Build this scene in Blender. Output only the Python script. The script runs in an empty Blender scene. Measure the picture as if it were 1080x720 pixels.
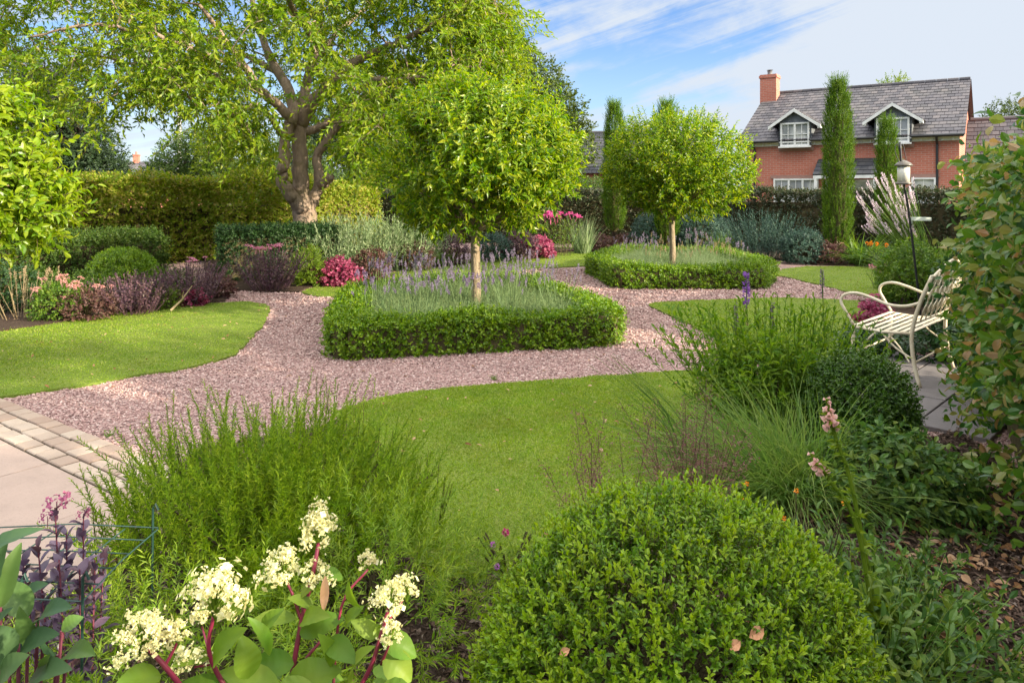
import bpy, math, random
import numpy as np
from mathutils import Vector

# ------------------------------------------------------------------ scene, camera, light
S = bpy.context.scene
COL = S.collection
R = math.radians
rng = np.random.default_rng(7)
random.seed(7)

F, H, HY = 760.0, 1.65, 200.0            # focal length in photo pixels, eye height, horizon row

cam = bpy.data.objects.new("camera", bpy.data.cameras.new("camera"))
COL.objects.link(cam)
cam.location = (0, 0, H)
cam.rotation_euler = (R(90), 0, 0)
cam.data.sensor_width = 36
cam.data.lens = 36 * F / 1080
cam.data.shift_y = -(360 - HY) / 1080    # a rising-front (shift) lens keeps the uprights upright
cam.data.clip_start = 0.05
cam.data.clip_end = 2000
S.camera = cam

SUN_DIR = Vector((0.88, -0.45, 0.0)).normalized()
SUN_ELEV = R(18.5)
SUN_STRENGTH, SKY_STRENGTH, EXPOSURE = 5.0, 0.15, 1.38
sun = bpy.data.objects.new("sun", bpy.data.lights.new("sun", 'SUN'))
COL.objects.link(sun)
sun.data.energy = SUN_STRENGTH
sun.data.angle = R(0.6)
sun.data.color = (1.0, 0.89, 0.69)
to_sun = Vector((SUN_DIR.x * math.cos(SUN_ELEV), SUN_DIR.y * math.cos(SUN_ELEV), math.sin(SUN_ELEV)))
sun.rotation_euler = to_sun.to_track_quat('Z', 'Y').to_euler()
sun.location = (30, 0, 30)

S.view_settings.view_transform = 'Standard'
S.view_settings.look = 'None'
S.view_settings.exposure = EXPOSURE
S.view_settings.gamma = 1
S.view_settings.use_curve_mapping = False
S.render.engine = 'CYCLES'
S.cycles.max_bounces = 7
S.cycles.diffuse_bounces = 4
S.cycles.transmission_bounces = 5
S.cycles.glossy_bounces = 2
S.cycles.caustics_reflective = False
S.cycles.caustics_refractive = False
try:
    S.cycles.use_denoising = True
except Exception:
    pass

# ------------------------------------------------------------------ node helper
class NT:
    def __init__(self, tree):
        self.t = tree; self.n = tree.nodes; self.l = tree.links
        self.n.clear()
    def node(self, typ, **kw):
        nd = self.n.new(typ)
        ins = kw.pop('ins', {})
        for k, v in kw.items(): setattr(nd, k, v)
        for k, v in ins.items(): self.set(nd, k, v)
        return nd
    def set(self, nd, k, v):
        s = nd.inputs[k]
        if isinstance(v, bpy.types.NodeSocket): self.l.new(v, s)
        elif isinstance(v, bpy.types.Node): self.l.new(v.outputs[0], s)
        else:
            if s.type == 'RGBA' and len(v) == 3: v = (*v, 1)
            s.default_value = v
    def math(self, op, a, b=None, c=None, clamp=False):
        nd = self.n.new('ShaderNodeMath'); nd.operation = op; nd.use_clamp = clamp
        for i, v in enumerate((a, b, c)):
            if v is not None: self.set(nd, i, v)
        return nd.outputs[0]
    def mix(self, fac, a, b, mode='MIX'):
        nd = self.n.new('ShaderNodeMix'); nd.data_type = 'RGBA'; nd.blend_type = mode
        self.set(nd, 0, fac); self.set(nd, 6, a); self.set(nd, 7, b)
        return nd.outputs[2]
    def ramp(self, fac, stops, interp='LINEAR'):
        nd = self.n.new('ShaderNodeValToRGB'); nd.color_ramp.interpolation = interp
        e = nd.color_ramp.elements
        while len(e) < len(stops): e.new(0.5)
        for el, (p, c) in zip(e, stops):
            el.position = p; el.color = (*c, 1) if len(c) == 3 else c
        self.set(nd, 0, fac)
        return nd.outputs[0]
    def smooth(self, v, lo, hi):
        nd = self.n.new('ShaderNodeMapRange'); nd.interpolation_type = 'SMOOTHSTEP'
        self.set(nd, 0, v); nd.inputs[1].default_value = lo; nd.inputs[2].default_value = hi
        return nd.outputs[0]
    def noise(self, vec, scale, detail=4, rough=.55, dist=0.0):
        nd = self.n.new('ShaderNodeTexNoise')
        if vec is not None: self.l.new(vec, nd.inputs['Vector'])
        nd.inputs['Scale'].default_value = scale; nd.inputs['Detail'].default_value = detail
        nd.inputs['Roughness'].default_value = rough; nd.inputs['Distortion'].default_value = dist
        return nd.outputs[0]
    def comb(self, x, y, z=0.0):
        nd = self.n.new('ShaderNodeCombineXYZ')
        for i, v in enumerate((x, y, z)): self.set(nd, i, v)
        return nd.outputs[0]

# ------------------------------------------------------------------ world: Nishita sky with thin high cloud and an added bright zenith for fill
def build_world():
    w = bpy.data.worlds.new("World"); S.world = w; w.use_nodes = True
    n = NT(w.node_tree)
    sky = n.node('ShaderNodeTexSky'); sky.sky_type = 'NISHITA'; sky.sun_disc = False
    sky.sun_elevation = SUN_ELEV
    sky.sun_rotation = math.atan2(SUN_DIR.x, SUN_DIR.y)
    sky.air_density = 1.0; sky.dust_density = 0.6; sky.ozone_density = 2.0
    tc = n.node('ShaderNodeTexCoord').outputs['Generated']
    sp = n.node('ShaderNodeSeparateXYZ', ins={0: tc})
    X, Y, Z = sp.outputs
    az = n.math('ARCTAN2', X, Y)
    el = n.math('ARCSINE', Z)
    # streaks of cirrus: long in one direction, tilted up to the right
    u = n.math('ADD', n.math('MULTIPLY', az, 3.2), n.math('MULTIPLY', el, -5.0))
    v = n.math('ADD', n.math('MULTIPLY', el, 22.0), n.math('MULTIPLY', az, -5.6))
    c1 = n.noise(n.comb(u, v, 3.7), 1.0, 6, .6, .6)
    c2 = n.noise(n.comb(n.math('MULTIPLY', az, 11), n.math('MULTIPLY', el, 22), 9.1), 1.0, 6, .62, .4)
    # the broad bright bank: grows to the right and towards the horizon
    bank = n.math('ADD', n.smooth(n.math('SUBTRACT', az, n.math('MULTIPLY', el, 0.5)), 0.10, 0.45), n.math('MULTIPLY', n.smooth(el, 0.17, 0.01), .36))
    cov = n.math('ADD', n.math('ADD', n.math('MULTIPLY', c1, 1.75), n.math('MULTIPLY', c2, .85)), n.math('MULTIPLY', bank, .62))
    mask = n.smooth(cov, 1.10, 1.66)
    blue = n.ramp(n.math('DIVIDE', el, 0.30), [(0.0, (1.7, 2.1, 2.5)), (0.35, (1.0, 1.6, 2.45)), (0.75, (.36, .88, 2.1)), (1.0, (.28, .76, 1.9))])
    base = n.mix(0.78, sky.outputs[0], blue)
    cloud = n.mix(n.smooth(el, 0.28, .6), (1.92, 2.12, 2.4), (9.0, 8.9, 8.7))  # much brighter cloud overhead, above the view, added as fill light
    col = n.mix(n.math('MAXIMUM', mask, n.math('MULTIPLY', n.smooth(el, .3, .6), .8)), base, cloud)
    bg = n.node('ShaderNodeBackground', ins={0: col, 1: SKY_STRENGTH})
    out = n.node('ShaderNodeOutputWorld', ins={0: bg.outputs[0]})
build_world()

# ------------------------------------------------------------------ coordinates
def at(x, y, z=0.0):                      # the point of the ground (height z) behind photo pixel x, y
    Y = F * (H - z) / (y - HY)
    return np.array(((x - 540) / F * Y, Y, z))
def atY(x, y, Y):
    return np.array(((x - 540) / F * Y, Y, H + (HY - y) / F * Y))

# ------------------------------------------------------------------ objects
def tag(o, label=None, cat=None, group=None, kind=None):
    if label: o['label'] = label
    if cat: o['category'] = cat
    if group: o['group'] = group
    if kind: o['kind'] = kind
    return o
def empty(name, loc, label=None, cat=None, group=None, rz=0.0):
    o = bpy.data.objects.new(name, None); COL.objects.link(o)
    o.location = loc; o.rotation_euler = (0, 0, rz); o.empty_display_size = .1
    return tag(o, label, cat, group)
def copy_thing(o, loc, label=None, rz=None, scale=None, parent=None):
    c = o.copy(); COL.objects.link(c)
    if parent is not None: c.parent = parent
    else:
        c.location = loc
        if rz is not None: c.rotation_euler = (0, 0, rz)
        if scale is not None: c.scale = scale if hasattr(scale, '__len__') else (scale,) * 3
        if label: c['label'] = label
    for ch in list(o.children): copy_thing(ch, None, parent=c)
    return c

# ------------------------------------------------------------------ mesh accumulation
def nrm(a):
    return a / np.maximum(np.linalg.norm(a, axis=-1, keepdims=True), 1e-9)
def runit(n):
    return nrm(rng.normal(size=(n, 3)))
def U(a, b, n): return rng.uniform(a, b, n)

TMPL = {  # x across, y along, z lift
 'diamond': (np.array([(0,0,0),(-.5,.45,.0),(0,1,-.08),(.5,.45,0)], float), [(0,3,2,1)]),
 'fold': (np.array([(0,0,0),(-.5,.42,.14),(0,.5,0),(.5,.42,.14),(0,1,-.14)], float), [(0,2,1),(1,2,4),(0,3,2),(3,4,2)]),
 'oval': (np.array([(0,0,0),(-.36,.22,.10),(-.5,.52,.09),(-.3,.8,.0),(0,1,-.16),(.3,.8,.0),(.5,.52,.09),(.36,.22,.10),(0,.25,0),(0,.55,-.01),(0,.8,-.06)], float),
          [(0,8,1),(1,8,9,2),(2,9,10,3),(3,10,4),(0,7,8),(7,6,9,8),(6,5,10,9),(5,4,10)]),
}

class Geo:
    def __init__(self): self.V = []; self.Fs = []; self.n = 0
    def raw(self, V, Fa, m=0):
        V = np.asarray(V, float); 
        Fa = np.asarray(Fa, int)
        self.V.append(V.reshape(-1, 3)); self.Fs.append((Fa + self.n, m)); self.n += len(self.V[-1])
    def leaves(self, P, D, N, L, W, t='diamond', m=0, lift=1.0):
        n = len(P)
        if n == 0: return
        D = nrm(D); N = nrm(N - D * (N * D).sum(1, keepdims=True)); X = np.cross(D, N)
        T, faces = TMPL[t]
        L = np.broadcast_to(L, n); W = np.broadcast_to(W, n)
        V = (P[:, None] + T[None, :, 0, None] * (W[:, None] * X)[:, None] + T[None, :, 1, None] * (L[:, None] * D)[:, None]
             + lift * T[None, :, 2, None] * (L[:, None] * N)[:, None])
        k = len(T); off = np.arange(n)[:, None] * k
        V = V.reshape(-1, 3)
        base = self.n
        self.V.append(V); self.n += len(V)
        by = {}
        for f in faces: by.setdefault(len(f), []).append(f)
        for kk, fl in by.items():
            fa = (np.array(fl)[None] + off[:, :, None]).reshape(-1, kk)
            self.Fs.append((fa + base, m))
    def blades(self, P, D, L, W, bend=.6, segs=3, m=0, side=None, taper=True):
        """grass-like strips: start along D, sag towards the ground by bend"""
        n = len(P); D = nrm(D); L = np.broadcast_to(L, n).astype(float); W = np.broadcast_to(W, n).astype(float)
        bend = np.broadcast_to(bend, n).astype(float)
        if side is None:
            r = runit(n); side = nrm(np.cross(D, r))
        hor = D.copy(); hor[:, 2] = 0
        rows = []
        for s in range(segs + 1):
            t = s / segs
            c = P + D * (L * t)[:, None] + hor * (L * bend * t * t * .35)[:, None]
            c[:, 2] -= L * bend * t * t * .75
            w = W * ((1 - t) ** .7 if taper else 1.0) * .5
            if s == segs and taper: rows.append((c,))
            else: rows.append((c - side * w[:, None], c + side * w[:, None]))
        per = sum(len(r) for r in rows)
        V = np.stack([x for r in rows for x in r], 1).reshape(-1, 3)
        off = np.arange(n)[:, None] * per; base = self.n
        self.V.append(V); self.n += len(V)
        q = []; tri = []
        for s in range(segs):
            a = 2 * s
            if s == segs - 1 and taper: tri.append((a, a + 1, a + 2))
            else: q.append((a, a + 1, a + 3, a + 2))
        for fl, kk in ((q, 4), (tri, 3)):
            if fl: self.Fs.append(((np.array(fl)[None] + off[:, :, None]).reshape(-1, kk) + base, m))
    def tube(self, pts, rad, sides=6, m=0, cap=True):
        pts = np.asarray(pts, float); n = len(pts)
        rad = np.broadcast_to(np.asarray(rad, float), n)
        T = np.gradient(pts, axis=0) if n > 2 else np.repeat((pts[-1:] - pts[:1]), n, 0)
        T = nrm(T)
        ref = np.array((0, 0, 1.0)) if abs(T[0, 2]) < .9 else np.array((1.0, 0, 0))
        u = nrm(np.cross(T[0], ref)); rings = []
        for i in range(n):
            u = nrm(u - T[i] * (u @ T[i])); v = np.cross(T[i], u)
            a = np.arange(sides) / sides * 2 * math.pi
            rings.append(pts[i] + rad[i] * (np.cos(a)[:, None] * u + np.sin(a)[:, None] * v))
        V = np.concatenate(rings)
        f = []
        for i in range(n - 1):
            for j in range(sides):
                k = (j + 1) % sides
                f.append((i * sides + j, i * sides + k, (i + 1) * sides + k, (i + 1) * sides + j))
        base = self.n
        self.raw(V, f, m)
        if cap:
            self.Fs.append((np.array([list(range(sides))[::-1]]) + base, m))
            self.Fs.append((np.array([list(range((n - 1) * sides, n * sides))]) + base, m))
    def sticks(self, A, B, r0, r1=None, m=0):
        """many thin straight three-sided stems at once"""
        n = len(A)
        if n == 0: return
        D = nrm(B - A); X = nrm(np.cross(D, runit(n))); Y = np.cross(D, X)
        r0 = np.broadcast_to(r0, n)[:, None]; r1 = r0 if r1 is None else np.broadcast_to(r1, n)[:, None]
        vs = []
        for c, r in ((A, r0), (B, r1)):
            for k in range(3):
                a = k * 2.0944
                vs.append(c + r * (math.cos(a) * X + math.sin(a) * Y))
        V = np.stack(vs, 1).reshape(-1, 3)
        f = np.array([(0, 1, 4, 3), (1, 2, 5, 4), (2, 0, 3, 5)])
        self.raw(V, (f[None] + (np.arange(n) * 6)[:, None, None]).reshape(-1, 4), m)
    def box(self, c, s, m=0, M=None):
        c = np.asarray(c, float); s = np.asarray(s, float) / 2
        V = np.array([(x, y, z) for x in (-1, 1) for y in (-1, 1) for z in (-1, 1)], float) * s
        if M is not None: V = V @ np.asarray(M).T
        self.raw(V + c, [(0,1,3,2),(4,6,7,5),(0,4,5,1),(2,3,7,6),(0,2,6,4),(1,5,7,3)], m)
    def prism(self, poly, z0, z1, m=0):
        """upright prism over a 2-D outline"""
        poly = np.asarray(poly, float)[:, :2]
        if (np.roll(poly, -1, 0)[:, 1] + poly[:, 1]) @ (np.roll(poly, -1, 0)[:, 0] - poly[:, 0]) > 0: poly = poly[::-1]
        n = len(poly)
        V = np.concatenate([np.c_[poly, np.full(n, z0)], np.c_[poly, np.full(n, z1)]])
        base = self.n
        self.raw(V, [(i, (i + 1) % n, n + (i + 1) % n, n + i) for i in range(n)], m)
        self.Fs.append((np.array([list(range(n, 2 * n))]) + base, m))
        self.Fs.append((np.array([list(range(n))[::-1]]) + base, m))
    def mesh(self, name, mats, smooth=False):
        me = bpy.data.meshes.new(name)
        V = np.concatenate(self.V)
        loops = []; starts = []; mi = []; tot = 0; totals = []
        for fa, m in self.Fs:
            fa = np.atleast_2d(fa); k = fa.shape[1]
            loops.append(fa.ravel()); starts.append(tot + np.arange(len(fa)) * k); tot += fa.size
            totals.append(np.full(len(fa), k))
            mi.append(np.full(len(fa), m))
        loops = np.concatenate(loops).astype(np.int32); starts = np.concatenate(starts).astype(np.int32); mi = np.concatenate(mi).astype(np.int32)
        me.vertices.add(len(V)); me.vertices.foreach_set('co', V.astype(np.float32).ravel())
        me.loops.add(len(loops)); me.loops.foreach_set('vertex_index', loops)
        me.polygons.add(len(starts)); me.polygons.foreach_set('loop_start', starts)
        try: me.polygons.foreach_set('loop_total', np.concatenate(totals).astype(np.int32))
        except Exception: pass
        for mt in mats: me.materials.append(mt)
        me.polygons.foreach_set('material_index', mi)
        me.update(calc_edges=True)
        me.polygons.foreach_set('use_smooth', np.full(len(starts), bool(smooth)))
        me.validate()
        return me
    def build(self, name, mats, parent=None, smooth=False, loc=None):
        if not isinstance(mats, (list, tuple)): mats = [mats]
        o = bpy.data.objects.new(name, self.mesh(name, mats, smooth)); COL.objects.link(o)
        if parent is not None: o.parent = parent
        if loc is not None: o.location = loc
        return o

def basis(D):
    r = np.where(np.abs(D[:, 2:3]) < .9, np.array([[0, 0, 1.0]]), np.array([[1.0, 0, 0]]))
    A = nrm(np.cross(D, r)); return A, np.cross(D, A)

def shoots(g, O, D, l, k, leaf, width, ang=55, droop=0.0, t='diamond', m=0, sag=0.0, stem_m=None, stem_r=.001, t0=.1, up=0.0, jit=.18, tipk=.75):
    """leafy shoots: k leaves spiral up each shoot that starts at O and runs along D for l"""
    n = len(O); D = nrm(D); l = np.broadcast_to(l, n).astype(float)
    A, B = basis(D)
    tt = t0 + (1 - t0) * (np.arange(k) + .5) / k
    phi = np.arange(k)[None] * 2.39996 + U(0, 6.283, n)[:, None] + rng.normal(0, .25, (n, k))
    rad = np.cos(phi)[..., None] * A[:, None] + np.sin(phi)[..., None] * B[:, None]
    a = R(ang) * (1 - .45 * tt)[None] + rng.normal(0, .15, (n, k))
    P = O[:, None] + D[:, None] * (l[:, None] * tt[None])[..., None]
    P[..., 2] -= sag * l[:, None] * (tt ** 2)[None]
    d = D[:, None] * np.cos(a)[..., None] + rad * np.sin(a)[..., None]
    d = d + rng.normal(0, jit, d.shape); d[..., 2] -= droop; d[..., 2] += up
    N = np.broadcast_to(D[:, None], d.shape) - rad * .35 + rng.normal(0, .2, d.shape)
    sc = (1 - (1 - tipk) * tt)[None] * U(.72, 1.15, (n, k)) if False else (1 - (1 - tipk) * tt)[None] * rng.uniform(.72, 1.15, (n, k))
    g.leaves(P.reshape(-1, 3), d.reshape(-1, 3), N.reshape(-1, 3), (leaf * sc).ravel(), (width * sc).ravel(), t, m)
    if stem_m is not None:
        E = O + D * l[:, None]; E[:, 2] -= sag * l
        g.sticks(O, E, stem_r, stem_r * .5, stem_m)

def lumps(seed, freq=2.2, k=9):
    r = np.random.default_rng(seed); K = r.normal(size=(k, 3)) * freq; ph = r.uniform(0, 6.28, k); am = 1 / (1 + np.linalg.norm(K, axis=1) / freq)
    am /= am.sum()
    return lambda p: (np.sin(p @ K.T + ph) * am).sum(1)

def on_ellipsoid(c, r, n, lump=.14, seed=1, zmin=-.75, depth=.18, freq=2.4):
    d = runit(int(n * 1.6)); d = d[d[:, 2] > zmin][:n]
    f = 1 + lump * 1.8 * lumps(seed, freq)(d)
    dep = 1 - depth * rng.random(len(d)) ** 2
    r = np.asarray(r, float)
    return np.asarray(c) + d * r * (f * dep)[:, None], nrm(d / r)

def along(poly, s):
    poly = np.asarray(poly, float)[:, :2]
    seg = np.diff(poly, axis=0); L = np.linalg.norm(seg, axis=1); cum = np.r_[0, np.cumsum(L)]
    i = np.clip(np.searchsorted(cum, s, 'right') - 1, 0, len(seg) - 1)
    t = ((s - cum[i]) / L[i])[:, None]
    u = seg / L[:, None]
    tv = np.vstack([u[:1], u[:-1] + u[1:], u[-1:]])
    if np.allclose(poly[0], poly[-1]): tv[0] = tv[-1] = u[0] + u[-1]
    tv = nrm(tv)
    d = nrm(tv[i] * (1 - t) + tv[i + 1] * t)
    return poly[i] + seg[i] * t, d
def plen(poly):
    return np.linalg.norm(np.diff(np.asarray(poly, float)[:, :2], axis=0), axis=1).sum()

def hedge_points(poly, w, h, n, z0=0.0, lump=.05, seed=1, closed=False, depth=.12, freq=1.6, both=True, round_=.12):
    """points and outward normals on the clipped faces of a hedge that follows poly"""
    poly = [tuple(p[:2]) for p in poly]
    if closed: poly = poly + [poly[0]]
    T = plen(poly)
    fr = np.array([h, w, h if both else 0.0]) * T
    ends = 0 if closed else w * h
    p = np.r_[fr, ends, ends]; p = p / p.sum()
    kind = rng.choice(5, n, p=p)
    s = rng.uniform(0, T, n); a = rng.random(n); b = rng.random(n)
    s = np.where(kind == 3, 0.0, np.where(kind == 4, T, s))
    c, d = along(poly, s)
    left = np.c_[-d[:, 1], d[:, 0]]
    off = np.where(kind == 0, w / 2, np.where(kind == 2, -w / 2, (a - .5) * w))
    z = np.where(kind == 1, h, b * h)
    # round the shoulders
    k = np.clip((z - (h - round_)) / round_, 0, 1)
    off = np.where(kind != 1, off * (1 - .35 * round_ / w * k ** 2), off)
    z = np.where(kind == 1, h - round_ * .4 * (np.abs(off) / (w / 2)) ** 4, z)
    N = np.zeros((n, 3)); N[:, :2] = left * np.where(kind == 0, 1, np.where(kind == 2, -1, 0))[:, None]
    N[kind == 1] = (0, 0, 1)
    N[kind == 3, :2] = -d[kind == 3]; N[kind == 4, :2] = d[kind == 4]
    P = np.c_[c + left * off[:, None], z + z0]
    lf = lumps(seed, freq)
    P += N * (lump * 2 * lf(P) - depth * rng.random(n) ** 2)[:, None]
    return P, N
def hedge_core(g, poly, w, h, m, closed=False, k=.8, z0=0.0):
    P = [np.asarray(p[:2], float) for p in poly]
    n = len(P)
    segs = [(P[i], P[(i + 1) % n]) for i in range(n if closed else n - 1)]
    for a, b in segs:
        d = nrm(b - a); l = np.array((-d[1], d[0])) * w * k / 2
        if not closed: pass
        g.prism([a - l, b - l, b + l, a + l], z0 - .02, z0 + h * (k + .05) + random.uniform(0, .004), m)

def inside(poly, pts):
    poly = np.asarray(poly, float)[:, :2]; x, y = pts[:, 0], pts[:, 1]
    r = np.zeros(len(pts), bool); n = len(poly); j = n - 1
    for i in range(n):
        xi, yi = poly[i]; xj, yj = poly[j]
        c = ((yi > y) != (yj > y)) & (x < (xj - xi) * (y - yi) / (yj - yi + 1e-12) + xi)
        r ^= c; j = i
    return r
def fill(poly, density, dens_fn=None, cap=400000):
    poly = np.asarray(poly, float)[:, :2]; lo, hi = poly.min(0), poly.max(0)
    n = int(min(np.prod(hi - lo) * density, cap * 4))
    p = rng.uniform(lo, hi, (n, 2)); p = p[inside(poly, p)]
    if dens_fn is not None: p = p[rng.random(len(p)) < dens_fn(p)]
    return p[:cap]
def in_view(p, margin=60):
    x = 540 + F * p[:, 0] / np.maximum(p[:, 1], .05)
    return (x > -margin) & (x < 1080 + margin) & (p[:, 1] > .3)

# ------------------------------------------------------------------ materials
def principled(n, color, rough=.6, spec=.4, **kw):
    b = n.node('ShaderNodeBsdfPrincipled')
    n.set(b, 'Base Color', color); n.set(b, 'Roughness', rough); n.set(b, 'Specular IOR Level', spec)
    for k, v in kw.items(): n.set(b, k, v)
    return b
def new_mat(name):
    m = bpy.data.materials.new(name); m.use_nodes = True
    return m, NT(m.node_tree)
MATS = {}
def leaf_mat(name, cols, rough=.5, trans=.4, spec=.25, clump=1.2, var=.35, tint=None):
    """leaf colours differ leaf by leaf (random per island) and in broad drifts; light passes through the blades"""
    m, n = new_mat(name)
    geo = n.node('ShaderNodeNewGeometry')
    st = [(i / max(1, len(cols) - 1), c) for i, c in enumerate(cols)]
    c = n.ramp(geo.outputs['Random Per Island'], st)
    ns = n.noise(geo.outputs['Position'], clump, 3, .6)
    hs = n.node('ShaderNodeHueSaturation', ins={'Color': c})
    n.set(hs, 'Value', n.math('ADD', n.math('MULTIPLY', ns, 2 * var), 1 - var))
    n.set(hs, 'Hue', n.math('ADD', n.math('MULTIPLY', n.noise(geo.outputs['Position'], clump * 2.3, 2), .05), .475))
    c = hs.outputs[0]
    b = principled(n, c, rough, spec)
    tcol = n.mix(.5, c, tint or (.35, .42, .03), 'MIX') if trans > 0 else c
    hv = n.node('ShaderNodeHueSaturation', ins={'Color': c, 'Value': 1.6, 'Saturation': 1.1, 'Hue': .497})
    tr = n.node('ShaderNodeBsdfTranslucent', ins={'Color': hv.outputs[0]})
    mx = n.node('ShaderNodeMixShader', ins={0: trans, 1: b.outputs[0], 2: tr.outputs[0]})
    n.node('ShaderNodeOutputMaterial', ins={0: mx.outputs[0]})
    return m
def plain_mat(name, col, rough=.6, spec=.4, col2=None, scale=6.0, bump=0.0, bscale=40.0, metal=0.0, island=None, stretch=None, detail=5):
    m, n = new_mat(name)
    geo = n.node('ShaderNodeTexCoord').outputs['Object']
    if stretch:
        mp = n.node('ShaderNodeMapping', ins={0: geo}); mp.inputs['Scale'].default_value = stretch; geo = mp.outputs[0]
    c = col
    if island:
        g2 = n.node('ShaderNodeNewGeometry')
        c = n.ramp(g2.outputs['Random Per Island'], [(i / max(1, len(island) - 1), k) for i, k in enumerate(island)])
    if col2 is not None:
        ns = n.smooth(n.noise(geo, scale, detail, .6), .32, .68)
        c = n.mix(ns, c if island else col, col2)
    b = principled(n, c, rough, spec); b.inputs['Metallic'].default_value = metal
    if bump:
        bp = n.node('ShaderNodeBump', ins={'Height': n.noise(geo, bscale, 5, .65), 'Strength': 1.0, 'Distance': bump})
        n.set(b, 'Normal', bp.outputs[0])
    n.node('ShaderNodeOutputMaterial', ins={0: b.outputs[0]})
    return m
TWIG = plain_mat('twiggy_interior', (.07, .055, .03), .9, .1, (.10, .085, .04), 14, .01, 60)
# ================================================================== THE GROUND
def px(*pts): return np.array([at(x, y)[:2] for x, y in pts])
def smooth_poly(poly, it=2):
    p = np.asarray(poly, float)
    for _ in range(it):
        q = np.roll(p, -1, 0)
        p = np.stack([.75 * p + .25 * q, .25 * p + .75 * q], 1).reshape(-1, 2)
    return p

# --- materials
def lawn_base_mat():
    m, n = new_mat('lawn_turf')
    P = n.node('ShaderNodeNewGeometry').outputs['Position']
    c = n.mix(n.smooth(n.noise(P, 3.0, 4), .35, .65), (.11, .17, .022), (.17, .205, .045))
    c = n.mix(n.smooth(n.noise(P, 60, 3), .35, .65), c, (.09, .125, .017))
    b = principled(n, c, .85, .1)
    n.node('ShaderNodeOutputMaterial', ins={0: b.outputs[0]}); return m
def soil_mat(name, a, b_, c_):
    m, n = new_mat(name)
    P = n.node('ShaderNodeNewGeometry').outputs['Position']
    c = n.mix(n.smooth(n.noise(P, 5, 5), .3, .7), a, b_)
    c = n.mix(n.smooth(n.noise(P, 90, 4, .7), .45, .7), c, c_)
    b = principled(n, c, .95, .1)
    bp = n.node('ShaderNodeBump', ins={'Height': n.noise(P, 45, 6, .7), 'Strength': 1.0, 'Distance': .03})
    n.set(b, 'Normal', bp.outputs[0])
    n.node('ShaderNodeOutputMaterial', ins={0: b.outputs[0]}); return m
def gravel_mat():
    m, n = new_mat('gravel_bed')
    P = n.node('ShaderNodeNewGeometry').outputs['Position']
    vo = n.node('ShaderNodeTexVoronoi', ins={'Vector': P, 'Scale': 48.0})
    sp = n.node('ShaderNodeSeparateColor', ins={0: vo.outputs['Color']})
    c = n.ramp(sp.outputs[0], [(0, (.18, .10, .09)), (.4, (.31, .19, .17)), (.75, (.40, .255, .225)), (1, (.50, .37, .33))])
    c = n.mix(n.smooth(n.noise(P, 1.4, 4), .3, .75), c, n.mix(.5, c, (.20, .14, .13)))
    b = principled(n, c, .8, .3)
    bp = n.node('ShaderNodeBump', ins={'Height': vo.outputs['Distance'], 'Strength': 1.0, 'Distance': -.02})
    n.set(b, 'Normal', bp.outputs[0])
    n.node('ShaderNodeOutputMaterial', ins={0: b.outputs[0]}); return m
M_LAWN = lawn_base_mat()
M_SOIL = soil_mat('garden_soil', (.055, .036, .026), (.085, .058, .042), (.035, .024, .018))
M_GRAVEL = gravel_mat()
M_FIELD = soil_mat('far_ground', (.06, .07, .02), (.09, .09, .03), (.05, .05, .02))

def ragged(poly, step=.12, amp=.016):
    out = []; n = len(poly)
    for i in range(n):
        a, b = poly[i], poly[(i + 1) % n]; L = np.linalg.norm(b - a)
        if L > 4 or a[1] < 1 or a[1] > 21: k = 1
        else: k = max(1, int(L / step))
        t = np.arange(k)[:, None] / k; p = a + (b - a) * t; p[1:] += rng.normal(0, amp, p[1:].shape); out.append(p)
    return np.concatenate(out)
# --- sheets
g = Geo(); g.raw([(-600, -200, -.05), (600, -200, -.05), (600, 900, -.05), (-600, 900, -.05)], [(0, 1, 2, 3)])
tag(g.build('ground', M_FIELD), 'earth and grass ground reaching beyond the garden to the horizon', 'ground', kind='structure')

GRAVEL = np.concatenate([px((-700, 421), (0, 421), (144, 480)), np.array([(-1.2, 3.4), (.2, 3.4), (3.5, 4.2), (9.5, 9.0), (12.0, 18.0), (2, 23), (-9.5, 20.5), (-12, 9)])])
g = Geo(); g.prism(GRAVEL, -.06, 0.0)
tag(g.build('gravel_path', M_GRAVEL), 'pink and mauve gravel path winding between the lawns and beds', 'path', kind='structure')

LAWNS = {}
def lawn(key, poly, label, it=2):
    p = ragged(smooth_poly(poly, it)); LAWNS[key] = p
    g = Geo(); g.prism(p, -.03, .022)
    tag(g.build('lawn', M_LAWN), label, 'lawn', kind='structure')
LEFT = np.array([(-13, 6.9), (-12.6, 8.6), *px((0, 350), (60, 341), (120, 329), (200, 322), (262, 319), (281, 322), (285, 328), (276, 347), (248, 376), (200, 389), (100, 406), (0, 421))])
g = Geo(); lp = ragged(LEFT); LAWNS['left'] = lp; g.prism(lp, -.03, .022); tag(g.build('lawn', M_LAWN), 'long mown lawn left of the gravel, striped with evening sun', 'lawn', kind='structure')
lawn('front', np.concatenate([px((352, 437), (380, 428), (400, 422), (440, 415), (480, 410.5), (560, 404.5), (640, 398), (720, 393), (766, 393.5), (775, 402)), px((800, 440), (790, 500), (720, 540), (600, 588), (480, 612), (420, 590), (380, 500))]), 'shaded mown lawn in the middle, ringed by rosemary, grass and gravel', 0)
lawn('right', px((684, 323), (690, 320.5), (740, 317.5), (830, 315), (905, 318), (935, 340), (915, 372), (850, 390), (795, 380), (786, 373.5), (740, 350)), 'small mown lawn behind the purple spikes, left of the bench', 0)
lawn('far_right', px((816, 290), (824, 285), (850, 281.5), (905, 282), (960, 286), (985, 300), (950, 315), (912, 314), (880, 305)), 'mown lawn strip beyond the bench in front of the tall cypress', 0)
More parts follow.
